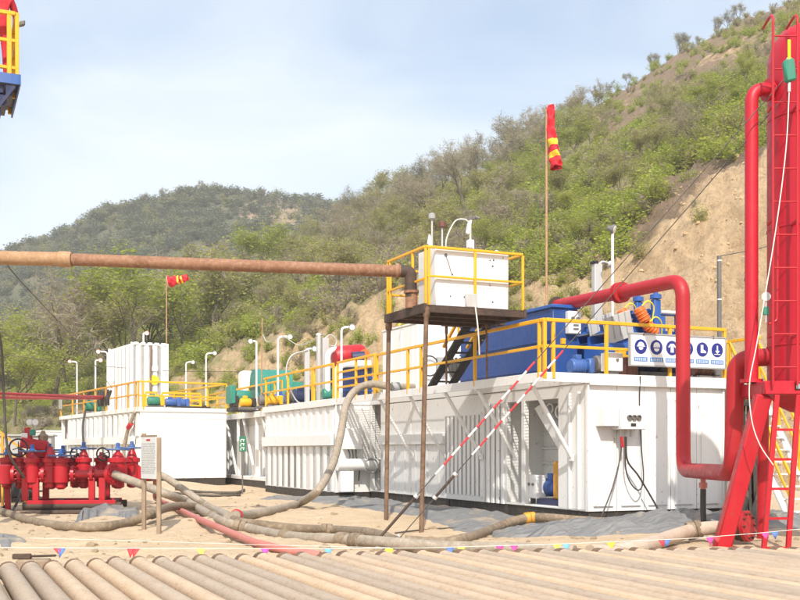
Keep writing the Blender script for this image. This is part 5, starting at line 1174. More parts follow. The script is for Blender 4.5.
while i < len(pts) - 1 and npipe < 90:
    if pts[i].dot(RX) >= cur:
        p = pts[i] + LX * rp_.uniform(-.06, .06); o = bpy.data.objects.new('casing_pipe', cm0); col.objects.link(o)
        p.z = RZ + rp_.uniform(-.004, .006); o.location = p
        dirv = (-LX + Vector((rp_.uniform(-.0012, .0012), 0, 0))).normalized(); o.rotation_mode = 'QUATERNION'
        o.rotation_quaternion = dirv.to_track_quat('Z', 'X') @ Quaternion((0, 0, 1), rp_.uniform(0, 6.28))
        tag(o, 'dusty rusty casing pipe laid side by side with others on the yard rack', 'pipe', 'casing pipes on the rack', 'thing'); npipe += 1
        c2 = bpy.data.objects.new('thread_protector', cp0); col.objects.link(c2); c2.parent = o
        cur += PD * 1.13 + rp_.uniform(0, .010)
    i += 1
for dist in (1.2, 6.5):                     # rack beams under the pipes
    a = pts[0] - LX * dist - RX * .5; b = pts[-1] - LX * dist
    a = pts[0] - LX * (dist + 0) ; b = a + RX * ((pts[-1] - pts[0]).dot(RX)); off = 0
    m = MB(); A = pts[100] - LX * dist; 
    m.bar(pts[20] - LX * dist + Vector((0, 0, .01)), pts[-20] - LX * dist + Vector((0, 0, .01)), .07, .14, .01, up=(0, 0, 1)); tag(m.build('rack_beam', 'rust_dark', base=True), ['rusty steel beam under the far ends of the casing pipes', 'rusty steel beam under the middle of the casing pipes'][dist > 3], 'beam', 'rack beams', 'thing')
# dark bar tool on the pipes
p = gp(30, 555, 0); p = at(22, 555.5, 11.6); t = thing('bar_tool', 'dark iron bar tool lying by the ends of the casing pipes', 'tool', (p.x, p.y, gz(p.x, p.y) + .02), R(5))
MB().obox((-.0, 0, .22), (.10, 0, 0), (0, .03, 0), (0, 0, .03), .01).build('jaw', 'rust_dark', t); MB().bar((.05, 0, .22), (.36, .02, .225), .03, .025, .005).build('handle', 'rust_dark', t); MB().box(-.05, .3, -.1, .1, -.05, .19, .02).build('wood_block', 'wood', t)
# ================================================================ bunting
sp_ = [(-60, 546), (0, 547.5), (150, 548.5), (300, 548.5), (420, 548), (560, 544), (690, 538.5), (760, 533), (800, 529), (860, 523)]
def bpt(px): return at(px, np.interp(px, [a for a, _ in sp_], [b for _, b in sp_]), np.interp(px, [-60, 800], [12.3, 13.6]))
t = thing('bunting', 'white string of small coloured triangular flags before the casing pipe ends', 'bunting', Vector((0, 12.8, 0)))
q = lambda p: Vector(p) - Vector((0, 12.8, 0))
MB().tube([q(bpt(px)) for px in range(-60, 861, 20)], .0038, 5).build('string', 'rope_white', t)
MB().tube([q(at(px, np.interp(px, [30, 140, 250, 400], [538, 541, 544.5, 548]), 13.2)) for px in range(30, 401, 20)], .003, 5).build('string', 'rope_white', t)
MB().cyl(q(bpt(-60) + Vector((0, 0, -.5))), q(bpt(-60) + Vector((0, 0, .1))), .015, 6).build('stake', 'rust_dark', t); MB().cyl(q(bpt(860) + Vector((0, 0, -.6))), q(bpt(860) + Vector((0, 0, .1))), .015, 6).build('stake', 'rust_dark', t)
for px, c_, dx in ((57, 'flag_red', 1), (62, 'flag_blue', -.4), (131, 'flag_red', 0), (136, 'flag_red', -.6), (201, 'flag_lime', .3), (265, 'flag_purple', 0), (328, 'flag_sky', .4), (389, 'flag_yellow', 0), (450, 'flag_blue', 0), (461, 'flag_lime', .3), (500, 'flag_pink', -.3), (514, 'flag_pink', .3), (557, 'flag_lime', 0), (566, 'flag_sky', .2), (611, 'flag_yellow', 0), (662, 'flag_red', .3), (667, 'flag_blue', -.3), (710, 'flag_pink', 0), (717, 'flag_red', .2), (765, 'flag_pink', 0), (775, 'flag_blue', 0)):
    a, b = bpt(px - 4.2), bpt(px + 4.2); c3 = (a + b) / 2 + Vector((dx * .04, -.03 + .02 * math.sin(px), -.105 + .02 * math.sin(px * 3)))
    m = MB(); mid = (a + b) / 2 + Vector((0, -.012, -.05)); m.add([q(a), q(b), q(c3), q(mid)], [(0, 3, 1), (1, 3, 2), (2, 3, 0)]); o = m.build('pennant', c_, t)
    sm = o.modifiers.new('thickness', 'SOLIDIFY'); sm.thickness = .002
# ================================================================ rig floor corner with a worker
rx = at(0, 70, 18.5); FZ = rx.z
t = thing('rig_platform', 'yellow railed corner of the drilling rig floor with blue edge beam and dark steps', 'platform', at(19, 76, 18.5), TH)
rx = at(19, 76, 18.5); FZ = rx.z; k_ = 18.5 / F; X1 = .0
MB().box(-3.2, X1, 0, 2.0, -.02, .0).build('floor_plate', 'grey_dark', t)
MB().box(-3.2, X1 - .001, -.03, -.001, -.16, .02, .004).build('edge_beam', 'blue_motor', t); MB().box(X1, X1 + .03, -.03, 2.0, -.16, .02, .004).build('edge_beam', 'blue_motor', t)
rail(t, [(X1 - .03, .02, 0), (X1 - .03, 1.9, 0)], [(X1 - .03, .02, 0), (X1 - .03, .9, 0), (X1 - .03, 1.9, 0)], 1.08, (.56,), w=.07)
rail(t, [(-3.1, .02, 0), (X1 - .06, .02, 0)], [(-3.1, .02, 0), (-1.5, .02, 0), (X1 - .16, .02, 0)], 1.08, (.56, .12), w=.07, postw=.08)
m = MB(); m.obox((X1 + .05, -.0, .92), (.05, 0, .02), (0, .05, 0), (0, 0, .04), .015); m.build('clamp_lamp', 'grey_dark', t)
for i in range(4): MB().box(X1 - .22 - i * .1, X1 - .10 - i * .1, 0, .6, -.36 - i * .19, -.17 - i * .19, .005).build('bracket_step', 'navy', t)
MB().bar((X1 - .08, -.02, -.2), (X1 - .65, -.02, -1.05), .05, .05).build('under_brace', 'navy', t)
MB().box(-3.1, -.25, .05, 1.9, -.32, -.17, .01).build('floor_beam', 'navy', t)
for x in (-2.9, -1.4):
    for y in (.3, 1.7): MB().box(x - .1, x + .1, y - .1, y + .1, -FZ - .1, -.321, .01).build('column', 'navy', t)
# person: one skinned body
def skin_person(loc, rz):
    J = {'pel': (0, 0, .95, .15, .12), 'bel': (0, .0, 1.12, .15, .115), 'che': (0, .03, 1.34, .17, .125), 'nek': (0, .03, 1.50, .065, .065), 'hd0': (0, .05, 1.58, .075, .085), 'hd1': (0, .06, 1.70, .085, .105), 'hd2': (0, .05, 1.78, .06, .07)}
    E = [('pel', 'bel'), ('bel', 'che'), ('che', 'nek'), ('nek', 'hd0'), ('hd0', 'hd1'), ('hd1', 'hd2')]
    for s, n in ((-1, 'r'), (1, 'l')):
        J.update({n + 'sh': (s * .19, .02, 1.43, .075, .075), n + 'el': (s * .26, .14, 1.18, .06, .06), n + 'wr': (s * .20, .40, 1.12, .043, .043), n + 'ha': (s * .19, .48, 1.12, .045, .035),
                  n + 'hp': (s * .09, 0, .90, .105, .11), n + 'kn': (s * .11, .02, .50, .075, .08), n + 'an': (s * .12, -.02, .10, .055, .06), n + 'to': (s * .13, .14, .05, .05, .04)})
        E += [('che', n + 'sh'), (n + 'sh', n + 'el'), (n + 'el', n + 'wr'), (n + 'wr', n + 'ha'), ('pel', n + 'hp'), (n + 'hp', n + 'kn'), (n + 'kn', n + 'an'), (n + 'an', n + 'to')]
        for f in range(5):
            b = Vector(J[n + 'ha'][:3]); off = (f - 1.5) * .022 if f < 4 else 0
            if f < 4: c1 = b + Vector((off, .055, .005)); c2 = c1 + Vector((0, .025, -.035))
            else: c1 = b + Vector((-s * .045, .015, -.005)); c2 = c1 + Vector((-s * .005, .03, -.02))
            J[n + 'f%da' % f] = (*c1, .0105, .0105); J[n + 'f%db' % f] = (*c2, .009, .009)
            E += [(n + 'ha', n + 'f%da' % f), (n + 'f%da' % f, n + 'f%db' % f)]
    ks = list(J); me = bpy.data.meshes.new('person'); me.from_pydata([J[k][:3] for k in ks], [(ks.index(a), ks.index(b)) for a, b in E], [])
    o = bpy.data.objects.new('person', me); col.objects.link(o); sk_ = o.modifiers.new('skin', 'SKIN'); sk_.use_smooth_shade = True
    for i, k in enumerate(ks): d = me.skin_vertices[0].data[i]; d.radius = J[k][3:]; d.use_root = (k == 'pel')
    ss = o.modifiers.new('sub', 'SUBSURF'); ss.levels = 2; ss.render_levels = 2
    dg = bpy.context.evaluated_depsgraph_get(); m2 = bpy.data.meshes.new_from_object(o.evaluated_get(dg)); o.modifiers.clear(); o.data = m2
    for mm in ('coverall_red', 'flesh', 'grey_dark'): m2.materials.append(M[mm])
    for pl in m2.polygons:
        c = pl.center; pl.material_index = 1 if c.z > 1.52 else 2 if (c.z < .13 or c.y > .42) else 0
        pl.use_smooth = True
    o.location = loc; o.rotation_euler = (0, 0, rz)
    return o
pp = skin_person(rx + RX * -.30 + LX * .34, R(12)); tag(pp, 'worker in red coveralls holding the yellow rail of the rig floor', 'person', None, 'thing')
m = MB(); m.lathe([(.125, 0), (.13, .02), (.125, .07), (.10, .13), (.05, .165), (.01, .17)], 18, (0, .06, 1.70)); hl = m.build('helmet', 'red_paint', pp)
m = MB(); m.obox((0, .19, 1.71), (.09, 0, 0), (0, .05, -.01), (0, 0, .008), .004); m.build('helmet_peak', 'red_paint', hl)
for s in (-1, 1): MB().lathe([(.004, 0), (.014, .004), (.012, .01), (.002, .012)], 8, (s * .035, .145, 1.665), (0, 1, 0)).build('eye', 'dark_hole', pp)
MB().obox((0, .165, 1.64), (.014, 0, 0), (0, .018, -.006), (0, 0, .022), .006).build('nose', 'flesh', pp)
# ================================================================ odds and ends at the far end of the yard
for k, (y0, y1, Y0) in enumerate(((386.5, 397, 30.0), (393, 398.5, 29.0))):
    a, b = at(-120, np.interp(-120, [0, 106], [y0, y1]), Y0 - 3), at(106 - k * 4, y1, 46.0)
    p = MB().tube([a, a.lerp(b, .5) - Vector((0, 0, .05)), b], .055, 10).build('red_line', 'red_pipe', base=True)
    tag(p, ['upper of two thin red pipes running overhead to the plain-ended tank', 'lower of two thin red pipes running overhead to the plain-ended tank'][k], 'pipe', 'overhead red pipes', 'thing')
# pipe post carrying the overhead lines outside
p = at(-60, 388, 33); t = thing('pipe_post', 'yellow trestle post under the thin overhead red pipes', 'post', (p.x, p.y, gz(p.x, p.y)))
MB().box(-.06, .06, -.06, .06, -.1, p.z - .35, .01).build('upright', 'yellow_paint', t); MB().box(-.4, .4, -.05, .05, p.z - .35, p.z - .25, .01).build('crosshead', 'yellow_paint', t)
c = at(55, 460, 62); t = thing('storage_container', 'plain white storage cabin beyond the end of the plain-ended tank', 'cabin', (c.x, c.y, gz(c.x, c.y)), RC)
MB().box(-.9, .9, -.6, 2.5, 0, 2.1, .02).build('shell', 'white_clean', t); MB().box(-.95, .95, -.65, 2.55, 2.1, 2.18, .01).build('roof', 'white_paint', t); MB().box(.15, .45, -.62, -.601, .25, .6).build('red_mark', 'red_paint', t)
# yellow stair of the rig, outermost
p = gp(-4, 512, 0); t = thing('rig_stair', 'yellow handrail of a dark stair beside the end of the red manifold', 'stair', (p.x - .25, p.y + 2.4, gz(p.x, p.y)), 0)
for z in (.0, .5): MB().bar((-.9, 0, 2.15 - z * .6), (.55, 0, 1.0 - z * .75), .055, .055, .006).build('handrail', 'yellow_worn', t)
for x, z in ((-.5, 1.83), (.08, 1.35), (.35, 1.15)): MB().box(x - .03, x + .03, -.03, .03, -.05, z, .005).build('post', 'yellow_worn', t)
MB().bar((-.9, .1, 1.1), (.7, .1, .0), .05, .22, .005, up=(0, 1, 0)).build('stringer', 'black', t)
for i in range(5): MB().box(-.8 + i * .3, -.55 + i * .3, .13, .9, .98 - i * .21, 1.01 - i * .21).build('tread', 'black', t)
p = gp(14, 503, 0); t = thing('pump_unit', 'low black pump unit with round covers beside the manifold end', 'pump', (p.x - .15, p.y + .6, gz(p.x, p.y)), R(6))
MB().box(-.8, .5, -.35, .35, .1, .45, .03).build('case', 'black', t); MB().box(-.9, .6, -.4, .4, .0, .1, .01).build('base', 'rust_dark', t)
for x in (-.5, .1): MB().lathe([(.05, 0), (.16, .01), (.16, .05), (.05, .06)], 16, (x, -.35, .3), (0, -1, 0)).build('cover', 'rubber', t)
MB().lathe([(.02, 0), (.2, .02), (.22, .1), (.22, .7), (.02, .75)], 16, (-.5, .1, .62), (1, 0, 0)).build('motor', 'black', t)
p = gp(-3, 480, 0); t = thing('tool_house', 'low grey steel shed behind the rig stair', 'shed', (p.x, p.y + 3, gz(p.x, p.y)), R(12))
MB().box(-2.0, 1.2, 0, 1.5, 0, 1.85, .02).build('wall', 'grey_steel', t); MB().box(-2.1, 1.3, -.1, 1.6, 1.85, 1.93, .01).build('roof', 'grey_steel', t)
# hanging wires
def wire(pts, r, label, mat='wire', n=8): return tag(MB().tube(bez(pts, n), r, 5).build('overhead_wire', mat, base=True), label, 'wire', 'thin overhead wires', 'thing')
wire([at(-30, 200, 20), at(5, 262, 22), at(40, 302, 26), at(75, 340, 32), at(112, 388, 44)], .012, 'thin dark wire slanting down from the overhead rusty pipe to the tank')
wire([at(-5, 320, 21), at(1, 345, 21), at(4, 400, 21), at(8, 450, 21), at(24, 478, 21.5)], .028, 'thick black cable hanging down beside the manifold end')
wire([at(-30, 350, 40), at(60, 362, 42), at(114, 367, 46), at(170, 371, 46), at(300, 372, 42)], .012, 'thin dark wire crossing in front of the tall chemical tank')
wire([at(324, 334, 33.6), at(300, 345, 36), at(282, 336, 37.2), at(268, 342, 38), at(263, 335, 38.5)], .014, 'pale wire strung between the floodlights and grey columns', 'galv')
p = at(261, 318, 39); t = thing('thin_mast', 'thin pale bamboo mast beside the green machine', 'pole', (p.x, p.y, DK)); MB().tube([(0, 0, 0), (.05, 0, p.z - DK)], .022, 6).build('shaft', 'rust_tan', t)
# ================================================================ dusty spring air
s = NT('haze_air'); nd = s.t.nodes; nd.remove(s.b)
pv = nd.new('ShaderNodeVolumePrincipled'); pv.inputs['Color'].default_value = (.93, .95, 1.0, 1); pv.inputs['Density'].default_value = .0005; pv.inputs['Anisotropy'].default_value = .0
s.l(pv.outputs[0], nd['Material Output'].inputs['Volume'])
o = MB().box(-930, 930, -930, 930, -8, 110).build('haze', 'haze_air', smooth=False); tag(o, 'thin dusty air over the whole valley', 'haze', None, 'stuff')
sc.cycles.volume_bounces = 1
# ================================================================ trees and scrub
def grow(seed, H, spread=1.0, forks=3, depth=4, lean=.15, trunk_f=.28, r0=None):
    """branch segments as (points, radii, level) and the tips"""
    rg = random.Random(seed); segs = []; tips = []
    def br(p, d, ln, r, lv):
        n = 4; pts = [p]; rs = [r]
        for i in range(n):
            d = (d + Vector((rg.uniform(-1, 1), rg.uniform(-1, 1), rg.uniform(-.5, .75))) * (.16 + .05 * lv)).normalized(); p = p + d * (ln / n); pts.append(p); rs.append(r * (1 - .38 * (i + 1) / n))
        segs.append((pts, rs, lv))
        if lv >= 2: tips.extend(pts[2:])
        if lv == depth: return
        k = forks if lv else forks + 1
        for j in range(k):
            a = rg.uniform(0, 6.283); x, y = orth(d); t = rg.uniform(.45, 1.0) * spread
            nd = (d + (x * math.cos(a + j * 6.283 / k) + y * math.sin(a + j * 6.283 / k)) * t + Vector((0, 0, .12))).normalized()
            q = pts[rg.choice((2, 3, 4, 4))] if lv else pts[rg.choice((3, 4, 4))]
            br(q, nd, ln * rg.uniform(.58, .86), rs[-1] * rg.uniform(.55, .8), lv + 1)
    br(Vector((0, 0, -.3)), Vector((rg.uniform(-lean, lean), rg.uniform(-lean, lean), 1)).normalized(), H * trunk_f + .3, r0 or H * .017, 0)
    z = max(p.z for p in tips); f = H / z
    return [([p * f for p in a], b, c) for a, b, c in segs], [p * f for p in tips], rg
def leaves(m, tips, n, sz, sig, rg, drop=0.):
    V = []; Fc = []
    for i in range(n):
        c = rg.choice(tips) + Vector((rg.gauss(0, sig), rg.gauss(0, sig), rg.gauss(0, sig * .8) - drop)); a = Vector((rg.gauss(0, .8), rg.gauss(0, .8), rg.gauss(.9, .6))).normalized(); x, y = orth(a); s = sz * rg.uniform(.55, 1.35)
        k = len(V); V += [c - x * s, c + y * s * .55, c + x * s, c - y * s * .55]; Fc.append((k, k + 1, k + 2, k + 3))
    m.add(V, Fc)
def twigs(m, tips, n, ln, wd, rg):
    V = []; Fc = []
    for i in range(n):
        c = rg.choice(tips); d = Vector((rg.gauss(0, 1), rg.gauss(0, 1), rg.gauss(.45, .7))).normalized() * ln * rg.uniform(.5, 1.3); x, y = orth(d); k = len(V); a = x * math.cos(i) + y * math.sin(i); e = d.cross(a).normalized() * ln * .1
        V += [c - a * wd, c + a * wd, c + d * .5 + e + a * wd * .6, c + d * .5 + e - a * wd * .6, c + d]; Fc += [(k, k + 1, k + 2, k + 3), (k + 3, k + 2, k + 4)]
    m.add(V, Fc)
def tree_meshes(nm, seed, H, leafmat, nleaf, lsz, sig, ntwig, twigmat='twig', **kw):
    segs, tips, rg = grow(seed, H, **kw); m = MB()
    for pts, rs, lv in segs: m.tube(pts, rs, 6 if lv < 2 else 3, caps=False)
    tm = m.mesh(nm + '_trunk', 'bark'); m = MB(); m.cur = 0
    leaves(m, tips, nleaf, lsz, sig, rg); m.cur = 1; twigs(m, tips, ntwig, .75, .016, rg)
    return tm, m.mesh(nm + '_crown', [leafmat, twigmat], smooth=False)
KIND = {
 'green': [tree_meshes('green', 11 + i, 8, 'leaf_green', 3600, .115, .34, 900, spread=.95, forks=3, depth=4) for i in range(4)],
 'olive': [tree_meshes('olive', 31 + i, 7, 'leaf_olive', 2300, .105, .32, 1500, spread=.9, forks=3, depth=4) for i in range(3)],
 'bare': [tree_meshes('bare', 51 + i, 7.5, 'leaf_olive', 420, .085, .3, 1500, spread=.72, forks=3, depth=4, trunk_f=.34, r0=.15) for i in range(3)],
 'grey': [tree_meshes('grey', 71 + i, 6, 'leaf_olive', 500, .09, .3, 1200, 'twig_grey', spread=.65, forks=3, depth=4, trunk_f=.34) for i in range(2)],
}
TL = {
 ('green', 'valley'): 'fresh green spring tree with dark limbs in the valley belt behind the plain-ended tank',
 ('olive', 'valley'): 'thin olive tree coming into leaf in the valley belt behind the plain-ended tank',
 ('bare', 'valley'): 'bare brown twiggy tree in the valley belt behind the plain-ended tank',
 ('green', 'slope'): 'small fresh green tree on the scrubby slope behind the raised flow box',
 ('olive', 'slope'): 'thin olive tree on the scrubby slope behind the raised flow box',
 ('bare', 'slope'): 'bare brown twiggy tree on the scrubby slope behind the raised flow box',
 ('green', 'cut'): 'low green tree on the steep slope above the bare cut bank',
 ('olive', 'cut'): 'low olive tree on the steep slope above the bare cut bank',
 ('bare', 'cut'): 'low bare tree on the steep slope above the bare cut bank',
 ('olive', 'crest'): 'olive tree on the near crest against the sky',
 ('bare', 'crest'): 'bare twiggy tree on the near crest against the sky',
 ('grey', 'crest'): 'feathery grey tree on the near crest against the sky',
 ('grey', 'dry'): 'small lone tree on the dry stony crest high above the cut bank',
 ('grey', 'far'): 'small hazy tree on the crest of the distant wooded hill',
}
def plant(kind, x, y, h, rg, zone=None, label=None, group=None):
    i = rg.randrange(len(KIND[kind])); tm, cmh = KIND[kind][i]; z = gz(x, y)
    t = thing({'green': 'broadleaf_tree', 'olive': 'broadleaf_tree', 'bare': 'bare_tree', 'grey': 'ridge_tree'}[kind], label or TL[(kind, zone)], 'tree', (x, y, z - .1), rg.uniform(0, 6.28), None if label else '%s trees, %s' % (kind, zone))
    s = h / {'green': 8, 'olive': 7, 'bare': 7.5, 'grey': 6}[kind]; t.scale = (s * rg.uniform(.9, 1.2), s * rg.uniform(.9, 1.2), s)
    for nm, me in (('trunk', tm), ('crown', cmh)): o = bpy.data.objects.new(nm, me); col.objects.link(o); o.parent = t
rt = random.Random(23)
def place(kind, px, D, h, zone=None, **kw): plant(kind, (px - 400) / F * D, D, h, rt, zone, **kw)
# named individuals the photograph shows plainly
place('bare', 55, 88, 11.5, label='big bare brown tree with spreading crown under the overhead pipe, near the red lines')
place('green', 140, 92, 11.0, label='wide green tree with dark forked limbs below the small flat wind sock')
place('green', 16, 84, 7.0, label='bushy green tree above the thin red pipes at the end of the yard')
place('bare', 592, 150, 7.5, label='bare dark tree on the ridge beside the limp wind sock')
# valley belt
for px in np.arange(-60, 345, 8.5):
    D = rt.uniform(96, 142); D = max(D, float(np.interp(px, KP, TOPD)) + 4)
    kind = rt.choices(('green', 'olive', 'bare'), (5, 3, 2.2) if px > 90 else (4, 2, 3.5))[0]
    place(kind, px + rt.uniform(-5, 5), D, rt.uniform(6.0, 10.5) * (1.0 if px < 260 else .75), 'valley')
# near slope
for i in range(95):
    px = rt.uniform(255, 610); d0, d1 = float(np.interp(px, KP, TOPD)), float(np.interp(px, KP, RIDD)); D = d0 + (d1 - d0) * (rt.random() ** .8) * .95 + 3
    kind = rt.choices(('green', 'olive', 'bare'), (4.2, 3, 1.2) if px > 470 else (1.8, 3, 2.6))[0]; place(kind, px, D, rt.uniform(3.2, 6.3) * (1 if px > 450 else .95), 'slope')
for i in range(34):
    px = rt.uniform(600, 800); d0, d1 = float(np.interp(px, KP, TOPD)), float(np.interp(px, KP, RIDD)); D = d0 + (d1 - d0) * rt.uniform(.12, .5)
    place(rt.choice(('green', 'olive', 'green', 'bare')), px, D, rt.uniform(2.2, 4.2), 'cut')
for i in range(26):
    px = rt.uniform(320, 560); d0, d1 = float(np.interp(px, KP, TOPD)), float(np.interp(px, KP, RIDD)); place('bare', px, d0 + (d1 - d0) * rt.uniform(.35, .95), rt.uniform(6.0, 9.0), 'slope')
# skyline
for px in np.arange(352, 600, 7.5):
    D = float(np.interp(px, KP, RIDD)) * rt.uniform(.9, .985); place(rt.choice(('bare', 'grey', 'grey', 'olive', 'bare')), px + rt.uniform(-3, 3), D, rt.uniform(5.5, 9.5) * (1 if px < 545 else .6), 'crest')
for px in (612, 628, 652, 655, 678, 684, 697, 716, 728, 739):
    D = float(np.interp(px, KP, RIDD)) * .99; place('grey', px, D, rt.uniform(2.2, 4.6), 'dry')
for px in np.concatenate([np.arange(8, 350, 9.0), [203, 110, 165]]):
    place('grey', px + rt.uniform(-4, 4), rt.uniform(352, 383), rt.choice((3, 3.5, 4.5, 5.5)) * (1.35 if px in (203, 110) else 1), 'far')
# ---- scrub that nobody could count: instances of a few bushes on one object each
def bush(nm, seed, leafmat, n, sz, ntw, twigmat='twig', R0=1.0):
    rg = random.Random(seed); m = MB(); tips = []
    for i in range(9):
        a = rg.uniform(0, 6.283); d = Vector((math.cos(a) * rg.uniform(.3, 1), math.sin(a) * rg.uniform(.3, 1), rg.uniform(.6, 1.5))); p = Vector((0, 0, -.1)); pts = [p]
        for j in range(4): p = p + (d + Vector((rg.uniform(-.3, .3), rg.uniform(-.3, .3), rg.uniform(-.1, .3)))).normalized() * R0 * rg.uniform(.28, .42); pts.append(p)
        m.cur = 2; m.tube(pts, [.03, .026, .02, .014, .008], 3, caps=False); tips += pts[1:]
    m.cur = 0; leaves(m, tips, n, sz, .22 * R0, rg); m.cur = 1; twigs(m, tips, ntw, .5 * R0, .013, rg)
    return m.mesh(nm, [leafmat, twigmat, 'bark'], smooth=False)
def scatter(name, label, cat, meshes, pts):
    c = bpy.data.collections.new(name + '_source')
    for i, me in enumerate(meshes): c.objects.link(bpy.data.objects.new('%s_source_%02d' % (name, i), me))
    me = bpy.data.meshes.new(name); me.from_pydata([p[:3] for p in pts], [], [])
    for an, typ, k in (('sc', 'FLOAT', 3), ('rz', 'FLOAT', 4), ('ix', 'INT', 5)):
        a = me.attributes.new(an, typ, 'POINT'); a.data.foreach_set('value', [p[k] for p in pts])
    o = bpy.data.objects.new(name, me); col.objects.link(o); tag(o, label, cat, None, 'stuff')
    ng = bpy.data.node_groups.new(name, 'GeometryNodeTree'); ng.interface.new_socket('Geometry', in_out='INPUT', socket_type='NodeSocketGeometry'); ng.interface.new_socket('Geometry', in_out='OUTPUT', socket_type='NodeSocketGeometry')
    N = ng.nodes.new; gi, go = N('NodeGroupInput'), N('NodeGroupOutput'); ci = N('GeometryNodeCollectionInfo'); ci.inputs[0].default_value = c; ci.inputs['Separate Children'].default_value = True; ci.inputs['Reset Children'].default_value = True
    ip = N('GeometryNodeInstanceOnPoints'); ip.inputs['Pick Instance'].default_value = True
    def at_(nm, dt): a = N('GeometryNodeInputNamedAttribute'); a.data_type = dt; a.inputs['Name'].default_value = nm; return a.outputs['Attribute']
    cx = N('ShaderNodeCombineXYZ'); er = N('FunctionNodeEulerToRotation'); l = ng.links.new
    mp_ = N('GeometryNodeMeshToPoints')
    l(gi.outputs[0], mp_.inputs[0]); l(mp_.outputs[0], ip.inputs['Points']); l(ci.outputs[0], ip.inputs['Instance']); l(at_('ix', 'INT'), ip.inputs['Instance Index'])
    l(at_('rz', 'FLOAT'), cx.inputs[2]); l(cx.outputs[0], er.inputs[0]); l(er.outputs[0], ip.inputs['Rotation']); l(at_('sc', 'FLOAT'), ip.inputs['Scale']); l(ip.outputs[0], go.inputs[0])
    md = o.modifiers.new('scatter', 'NODES'); md.node_group = ng; return o
bm = [bush('b', 1, 'leaf_green', 620, .085, 70), bush('b', 2, 'leaf_bright', 640, .08, 60), bush('b', 3, 'leaf_olive', 520, .08, 160), bush('b', 4, 'leaf_olive', 220, .075, 420), bush('b', 5, 'twig', 80, .07, 560)]
fm = [bush('f', 11, 'leaf_far', 260, .13, 60, 'twig_grey'), bush('f', 12, 'leaf_far', 220, .14, 120, 'twig_grey'), bush('f', 13, 'leaf_olive', 160, .12, 160, 'twig_grey')]
rs = np.random.RandomState(5); N_ = 26000
px = rs.uniform(-120, 930, N_); D = np.sqrt(rs.uniform(45 ** 2, 205 ** 2, N_)); X = (px - 400) / F * D; Z = land(X, D)
base, top, rid = (np.interp(px, KP, q) for q in (BASE, TOPD, RIDD)); py = HZ - (Z - CH) / D * F; ry = np.interp(px, KP, RIDY)
cl = fbm(X / 11, D / 11, 3, 60)
dens = np.where(D > top + 1, .62, 0.); dens = np.where((D <= top + 1) & (D > base + 1), np.interp(px, [0, 200, 300, 400, 480, 560, 600, 640, 680], [.6, .55, .50, .60, .75, .6, .28, .05, .010]), dens)
dry_top = (px > 560) & (py < ry + 52); dens = np.where(dry_top, .13, dens)
dens = np.where((px > 655) & (D < top + 17) & (D > top), dens * np.interp(D - top, [0, 5, 17], [.03, .2, .7]), dens)
dens = np.where(D > rid * 1.0, 0, dens) * np.clip((cl - .28) * 3.2, .12, 1.5)
keep = rs.rand(N_) < dens
P = []
for i in np.nonzero(keep)[0]:
    c = float(fbm(X[i] / 17, D[i] / 17, 2, 77)); p_ = px[i]
    g = .84 + (c - .5) * 2.4 + (.25 if p_ > 500 else -.16 if 300 < p_ < 480 else 0.0) - (.5 if dry_top[i] else 0)
    ix = rs.choice([0, 1, 2]) if rs.rand() < g else rs.choice([2, 3, 3, 4])
    s = rs.uniform(.7, 1.5) * (1.15 if D[i] > 110 else .9) * (.55 if dry_top[i] or D[i] < top[i] else 1)
    P.append((X[i], D[i], Z[i] - .05, s, rs.uniform(0, 6.28), int(ix)))
scatter('undergrowth', 'mixed green and brown scrub covering the near slope behind the tanks', 'scrub', bm, P)
N_ = 15000; px = rs.uniform(-160, 640, N_); D = np.sqrt(rs.uniform(205 ** 2, 392 ** 2, N_)); X = (px - 400) / F * D; Z = land(X, D); py = HZ - (Z - CH) / D * F
patch = np.exp(-(((px - 283) / 42) ** 2 + ((py - 212) / 17) ** 2)); keep = (rs.rand(N_) < .85 * (1 - .85 * patch) * np.clip((fbm(X / 20, D / 20, 3, 90) - .25) * 3, .25, 1))
P = [(X[i], D[i], Z[i] - .1, rs.uniform(1.1, 2.6), rs.uniform(0, 6.28), int(rs.choice([0, 0, 1, 1, 2]))) for i in np.nonzero(keep)[0]]
scatter('far_woodland', 'dark green woodland and scrub covering the distant hill', 'woodland', fm, P)
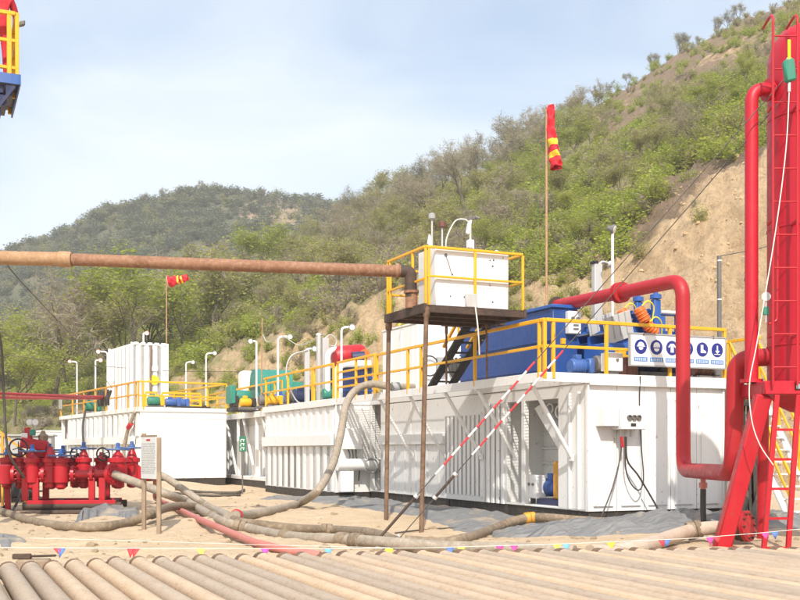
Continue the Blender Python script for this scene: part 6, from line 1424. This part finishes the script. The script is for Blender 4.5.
# a few single bushes on the bare cut bank
BM = {'bright green bush on the bare cut bank above the red pipe': [(583, 278), (622, 252), (612, 262)], 'small dark bush rooted in the loess bank below the slope': [(575, 300), (640, 268), (700, 225), (560, 285)]}
for k, (lb, ps) in enumerate(BM.items()):
    for a, b in ps:
        h = ray_hill(a, b)
        if h:
            o = tag(bpy.data.objects.new('bush', bm[1 if k == 0 else 2]), lb, 'bush', 'bushes on the cut bank', 'thing'); col.objects.link(o); o.location = h; s = (1.2 if k == 0 else .7); o.scale = (s, s, s); o.rotation_euler = (0, 0, a)

# clods and pebbles on the sand
def rock(seed, mt='sand'):
    rg = random.Random(seed); m = MB(); n = 7; pr = [(.3 + .2 * rg.random(), -.3), (.5, -.1), (.45, .15), (.2, .32)]; m.lathe(pr, n); m.v = [tuple(Vector(p) * rg.uniform(.75, 1.2)) for p in m.v]; return m.mesh('r', mt, smooth=False)
N_ = 5200; Yp = rs.uniform(11.2, 40, N_) ** 1.0; px = rs.uniform(-40, 840, N_); Xp = (px - 400) / F * Yp; cl = fbm(Xp / 1.5, Yp / 1.5, 3, 120)
P = []
for i in range(N_):
    q = toS((Xp[i], Yp[i], 0))
    if rs.rand() < (cl[i] - .35) * 2.5 and not (-.1 < q.x < 3.4 and q.y > -.1) and not (q.x < 3.5 and q.x > -1.2 and q.y > 11):
        P.append((Xp[i], Yp[i], gz(Xp[i], Yp[i]), float(np.clip(rs.exponential(.035), .015, .16)), rs.uniform(0, 6.28), int(rs.randint(3))))
scatter('gravel', 'scattered sand clods and pebbles over the yard', 'gravel', [rock(i) for i in range(3)], P)

N_ = 9000; px = rs.uniform(230, 900, N_); D = rs.uniform(36, 78, N_); base, top = np.interp(px, KP, BASE), np.interp(px, KP, TOPD); X = (px - 400) / F * D; Z = land(X, D); cl = fbm(X / 4, D / 4, 3, 140)
ok = (D > base - 1) & (D < top + 6) & (rs.rand(N_) < np.clip((cl - .36) * 3.5, .05, 1) * np.interp(px, [230, 520, 640], [.35, .5, 1]))
plain('clod', (.50, .35, .20), .95)
P = [(X[i], D[i], Z[i], float(np.clip(rs.exponential(.07), .06, .34)), rs.uniform(0, 6.28), int(rs.randint(3))) for i in np.nonzero(ok)[0]]
scatter('bank_rubble', 'crumbled earth clods over the bare cut bank', 'rubble', [rock(i + 9, 'clod') for i in range(3)], P)
